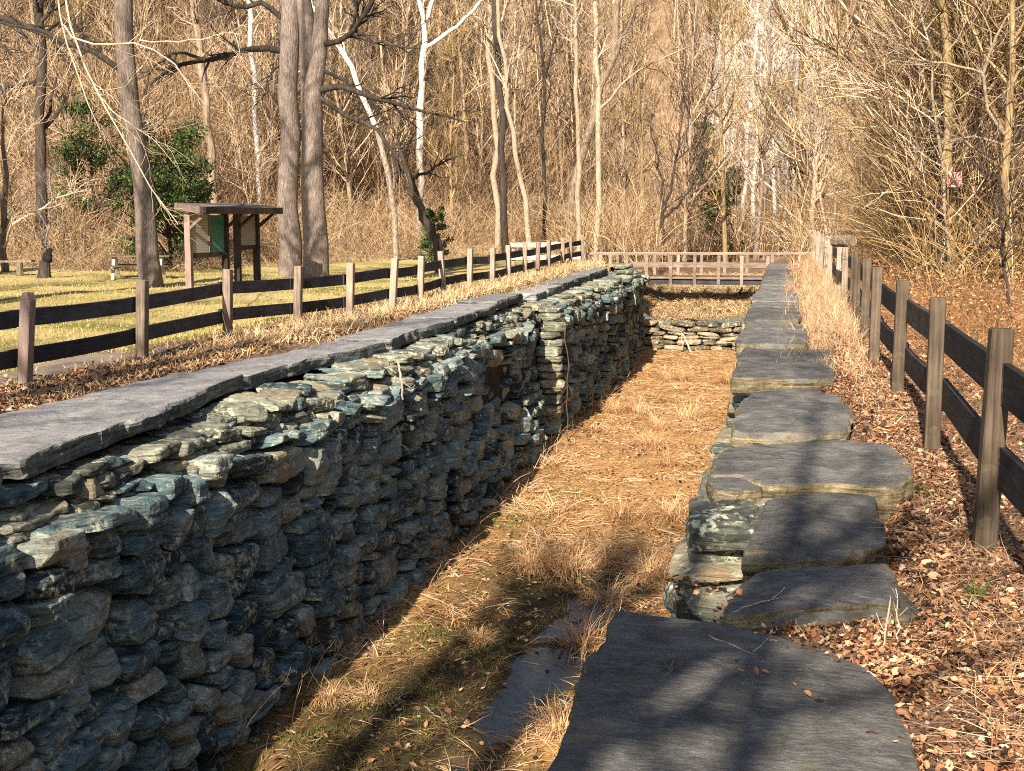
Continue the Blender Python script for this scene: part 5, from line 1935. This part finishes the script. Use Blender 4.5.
n = 3500
q = np.stack([rng.uniform(-4.8, -.8, n), 8 + rng.uniform(0, 1, n) * 26], 1)
leaves(m, np.concatenate([q, floor_h(q[:, 0], q[:, 1])[:, None] + .02], 1), rng.uniform(.04, .09, n), rng)
tag(m.build("leaf_litter", MAT['leaf']), "brown and russet fallen leaves along both banks", "leaves", kind="stuff")

# straws and broken stems among the leaves
m = MB()
n = 9000
y = 3.6 + rng.uniform(0, 1, n) ** 1.6 * 12
x = np.where(rng.uniform(0, 1, n) < .6, rng.uniform(.5, 1.15, n), .6 + np.abs(rng.normal(0, 1.2, n)))
b = np.stack([x, y, ground_h(x, y) + rng.uniform(.005, .04, n)], 1)
blades(m, b, rng.uniform(.05, .28, n), rng.uniform(0, 6.28, n), rng.normal(.05, .18, n), rng.uniform(0, .4, n), rng.uniform(.0015, .004, n), 4)
tag(m.build("straw_bits", MAT['strip']), "broken straws and stems lying among the leaves by the right fence", "straw", kind="stuff")

m = MB()
leaves(m, wl_, rng.uniform(.025, .06, len(wl_)), rng, 1.2)
tag(m.build("withered_leaves", MAT['weeds_red']), "withered orange leaves clinging among the weeds behind the right fence", "leaves", kind="stuff")

# moss and fresh green sprouts
m = MB()
for px, py, z_, sc, nn in ((500, 522, ZF, .35, 700), (700, 520, ZF, .1, 80), (230, 762, ZF, .12, 160), (975, 598, .02, .04, 60), (480, 640, ZF, .3, 300), (520, 512, ZF, .3, 400), (420, 640, ZF, .35, 500), (380, 700, ZF, .3, 500), (350, 690, ZF, .25, 300), (560, 500, ZF, .3, 200), (300, 740, ZF, .2, 200), (885, 492, .0, .1, 200)):
    c_ = gz(px, py, z_)
    q = rng.normal(0, sc, (nn, 2)) + c_[:2]
    zz = floor_h(q[:, 0], q[:, 1]) if z_ == ZF else np.full(nn, z_)
    blades(m, np.concatenate([q, zz[:, None]], 1), rng.uniform(.04, .12, nn), rng.uniform(0, 6.28, nn), rng.uniform(.4, 1.4, nn), rng.uniform(.2, 1, nn), rng.uniform(.005, .012, nn), 3)
tag(m.build("green_sprouts", MAT['moss']), "patches of fresh green sprouts on the lock floor and by the flagstones", "moss", kind="stuff")

# ------------------------------------------------------------------ twigs and sticks lying about
def stick(name, label, pts, radii, mat, cat="stick", seed=1, side=6):
    rg = np.random.default_rng(seed)
    m_ = MB()
    P = np.array(pts, float)
    d = np.concatenate([[0], np.cumsum(np.linalg.norm(np.diff(P, axis=0), axis=1))])
    s = np.linspace(0, d[-1], 10)
    Pp = np.stack([np.interp(s, d, P[:, c]) for c in range(3)], 1)
    Pp[1:-1] += rg.normal(0, .012 * d[-1], (8, 3)) * [1, 1, .4]
    tubes(m_, Pp, np.interp(s, np.linspace(0, d[-1], len(radii)), radii), side, True)
    if side > 3:
        A_, AR_ = grow(Pp[None], np.interp(s, np.linspace(0, d[-1], len(radii)), radii)[None], 3, rg, (d[-1] * .15, d[-1] * .4), (.4, .9), (.3, .9), .1, .2, 5, .6, .4, .002)
        tubes(m_, A_, AR_, 5, True)
    o_ = m_.build(name, mat, None, True)
    return tag(o_, label, cat)


g_ = lambda px, py, z_: gz(px, py, z_)
s2 = gz(886, 655, .0)
stick("dead_stalk", "taller pale dead stalk in front of the cream edged flagstone", [(s2[0], s2[1], -.03), (s2[0] - .005, s2[1] + .01, .08), (s2[0] + .01, s2[1] + .02, .21)], [.006, .005, .003], MAT['dead'], "stalk", 2)
s2 = gz(899, 650, .0)
stick("dead_stalk", "thinner pale dead stalk right of the taller stalk", [(s2[0], s2[1], -.03), (s2[0] - .01, s2[1], .12), (s2[0] - .02, s2[1] + .01, .24)], [.004, .003, .002], MAT['dead'], "stalk", 3)
stick("twig", "forked twig lying on the left part of the nearest flagstone", [g_(640, 687, .05), g_(655, 682, .05), g_(668, 674, .06), g_(676, 656, .08)], [.003, .004, .004, .003], MAT['log'], "twig", 4)
stick("twig", "long thin twig lying over the joint behind the nearest flagstone", [g_(690, 628, .04), g_(725, 643, .06), g_(760, 655, .06), g_(785, 672, .04)], [.003, .004, .004, .002], MAT['dead'], "twig", 5)
stick("twig", "crooked twig lying on the veined flagstone", [g_(733, 612, .1), g_(748, 606, .1), g_(762, 602, .1), g_(780, 598, .1)], [.002, .003, .003, .002], MAT['dead'], "twig", 6)
a = gy(648, 311, 47.5)
stick("fallen_branch", "bleached branch lying on the grassy slope above the cross wall", [gy(648, 309, 48.2), gy(668, 313, 47.6), gy(685, 317, 47.0), gy(700, 322, 46.6)], [.035, .05, .05, .03], MAT['dead'], "branch", 7)
stick("fallen_branch", "bundle of bleached sticks leaning down the face of the cross wall", [gy(672, 318, 46.6), gy(682, 335, 46.0), gy(690, 350, 45.7), gy(697, 360, 45.4)], [.04, .04, .035, .03], MAT['dead'], "branch", 8)
stick("log", "dark log lying across the canal bed beneath the footbridge", [gy(676, 303, 51), gy(695, 303, 51), gy(715, 302, 50.6), gy(748, 294, 50.2)], [.16, .17, .14, .08], MAT['bark_d'], "log", 9, 8)
v0 = gy(541, 366, 26.0)
stick("vine", "thin reddish vine hanging straight down the wall by the lit jamb", [(-4.52, 26.85, -.55), (-4.47, 26.85, -1.4), (-4.46, 26.85, -2.2), (-4.44, 26.85, -3.0)], [.013, .012, .012, .014], m_plain("vine_bark", (.10, .05, .036), .2, 10, .9), "vine", 10)
stick("fallen_branch", "pale stick caught on the top rubble of the left wall", [gy(398, 362, 14.3), gy(401, 378, 14.2), gy(403, 400, 14.1)], [.012, .014, .01], MAT['dead'], "branch", 11)
for px, py in ((505, 660),):
    stick("twig", "single dead stalk lying on the wet lock floor", [g_(424, 706, ZF + .05), g_(436, 716, ZF + .06), g_(448, 724, ZF + .05)], [.008, .009, .006], MAT['dead'], "twig", 12)
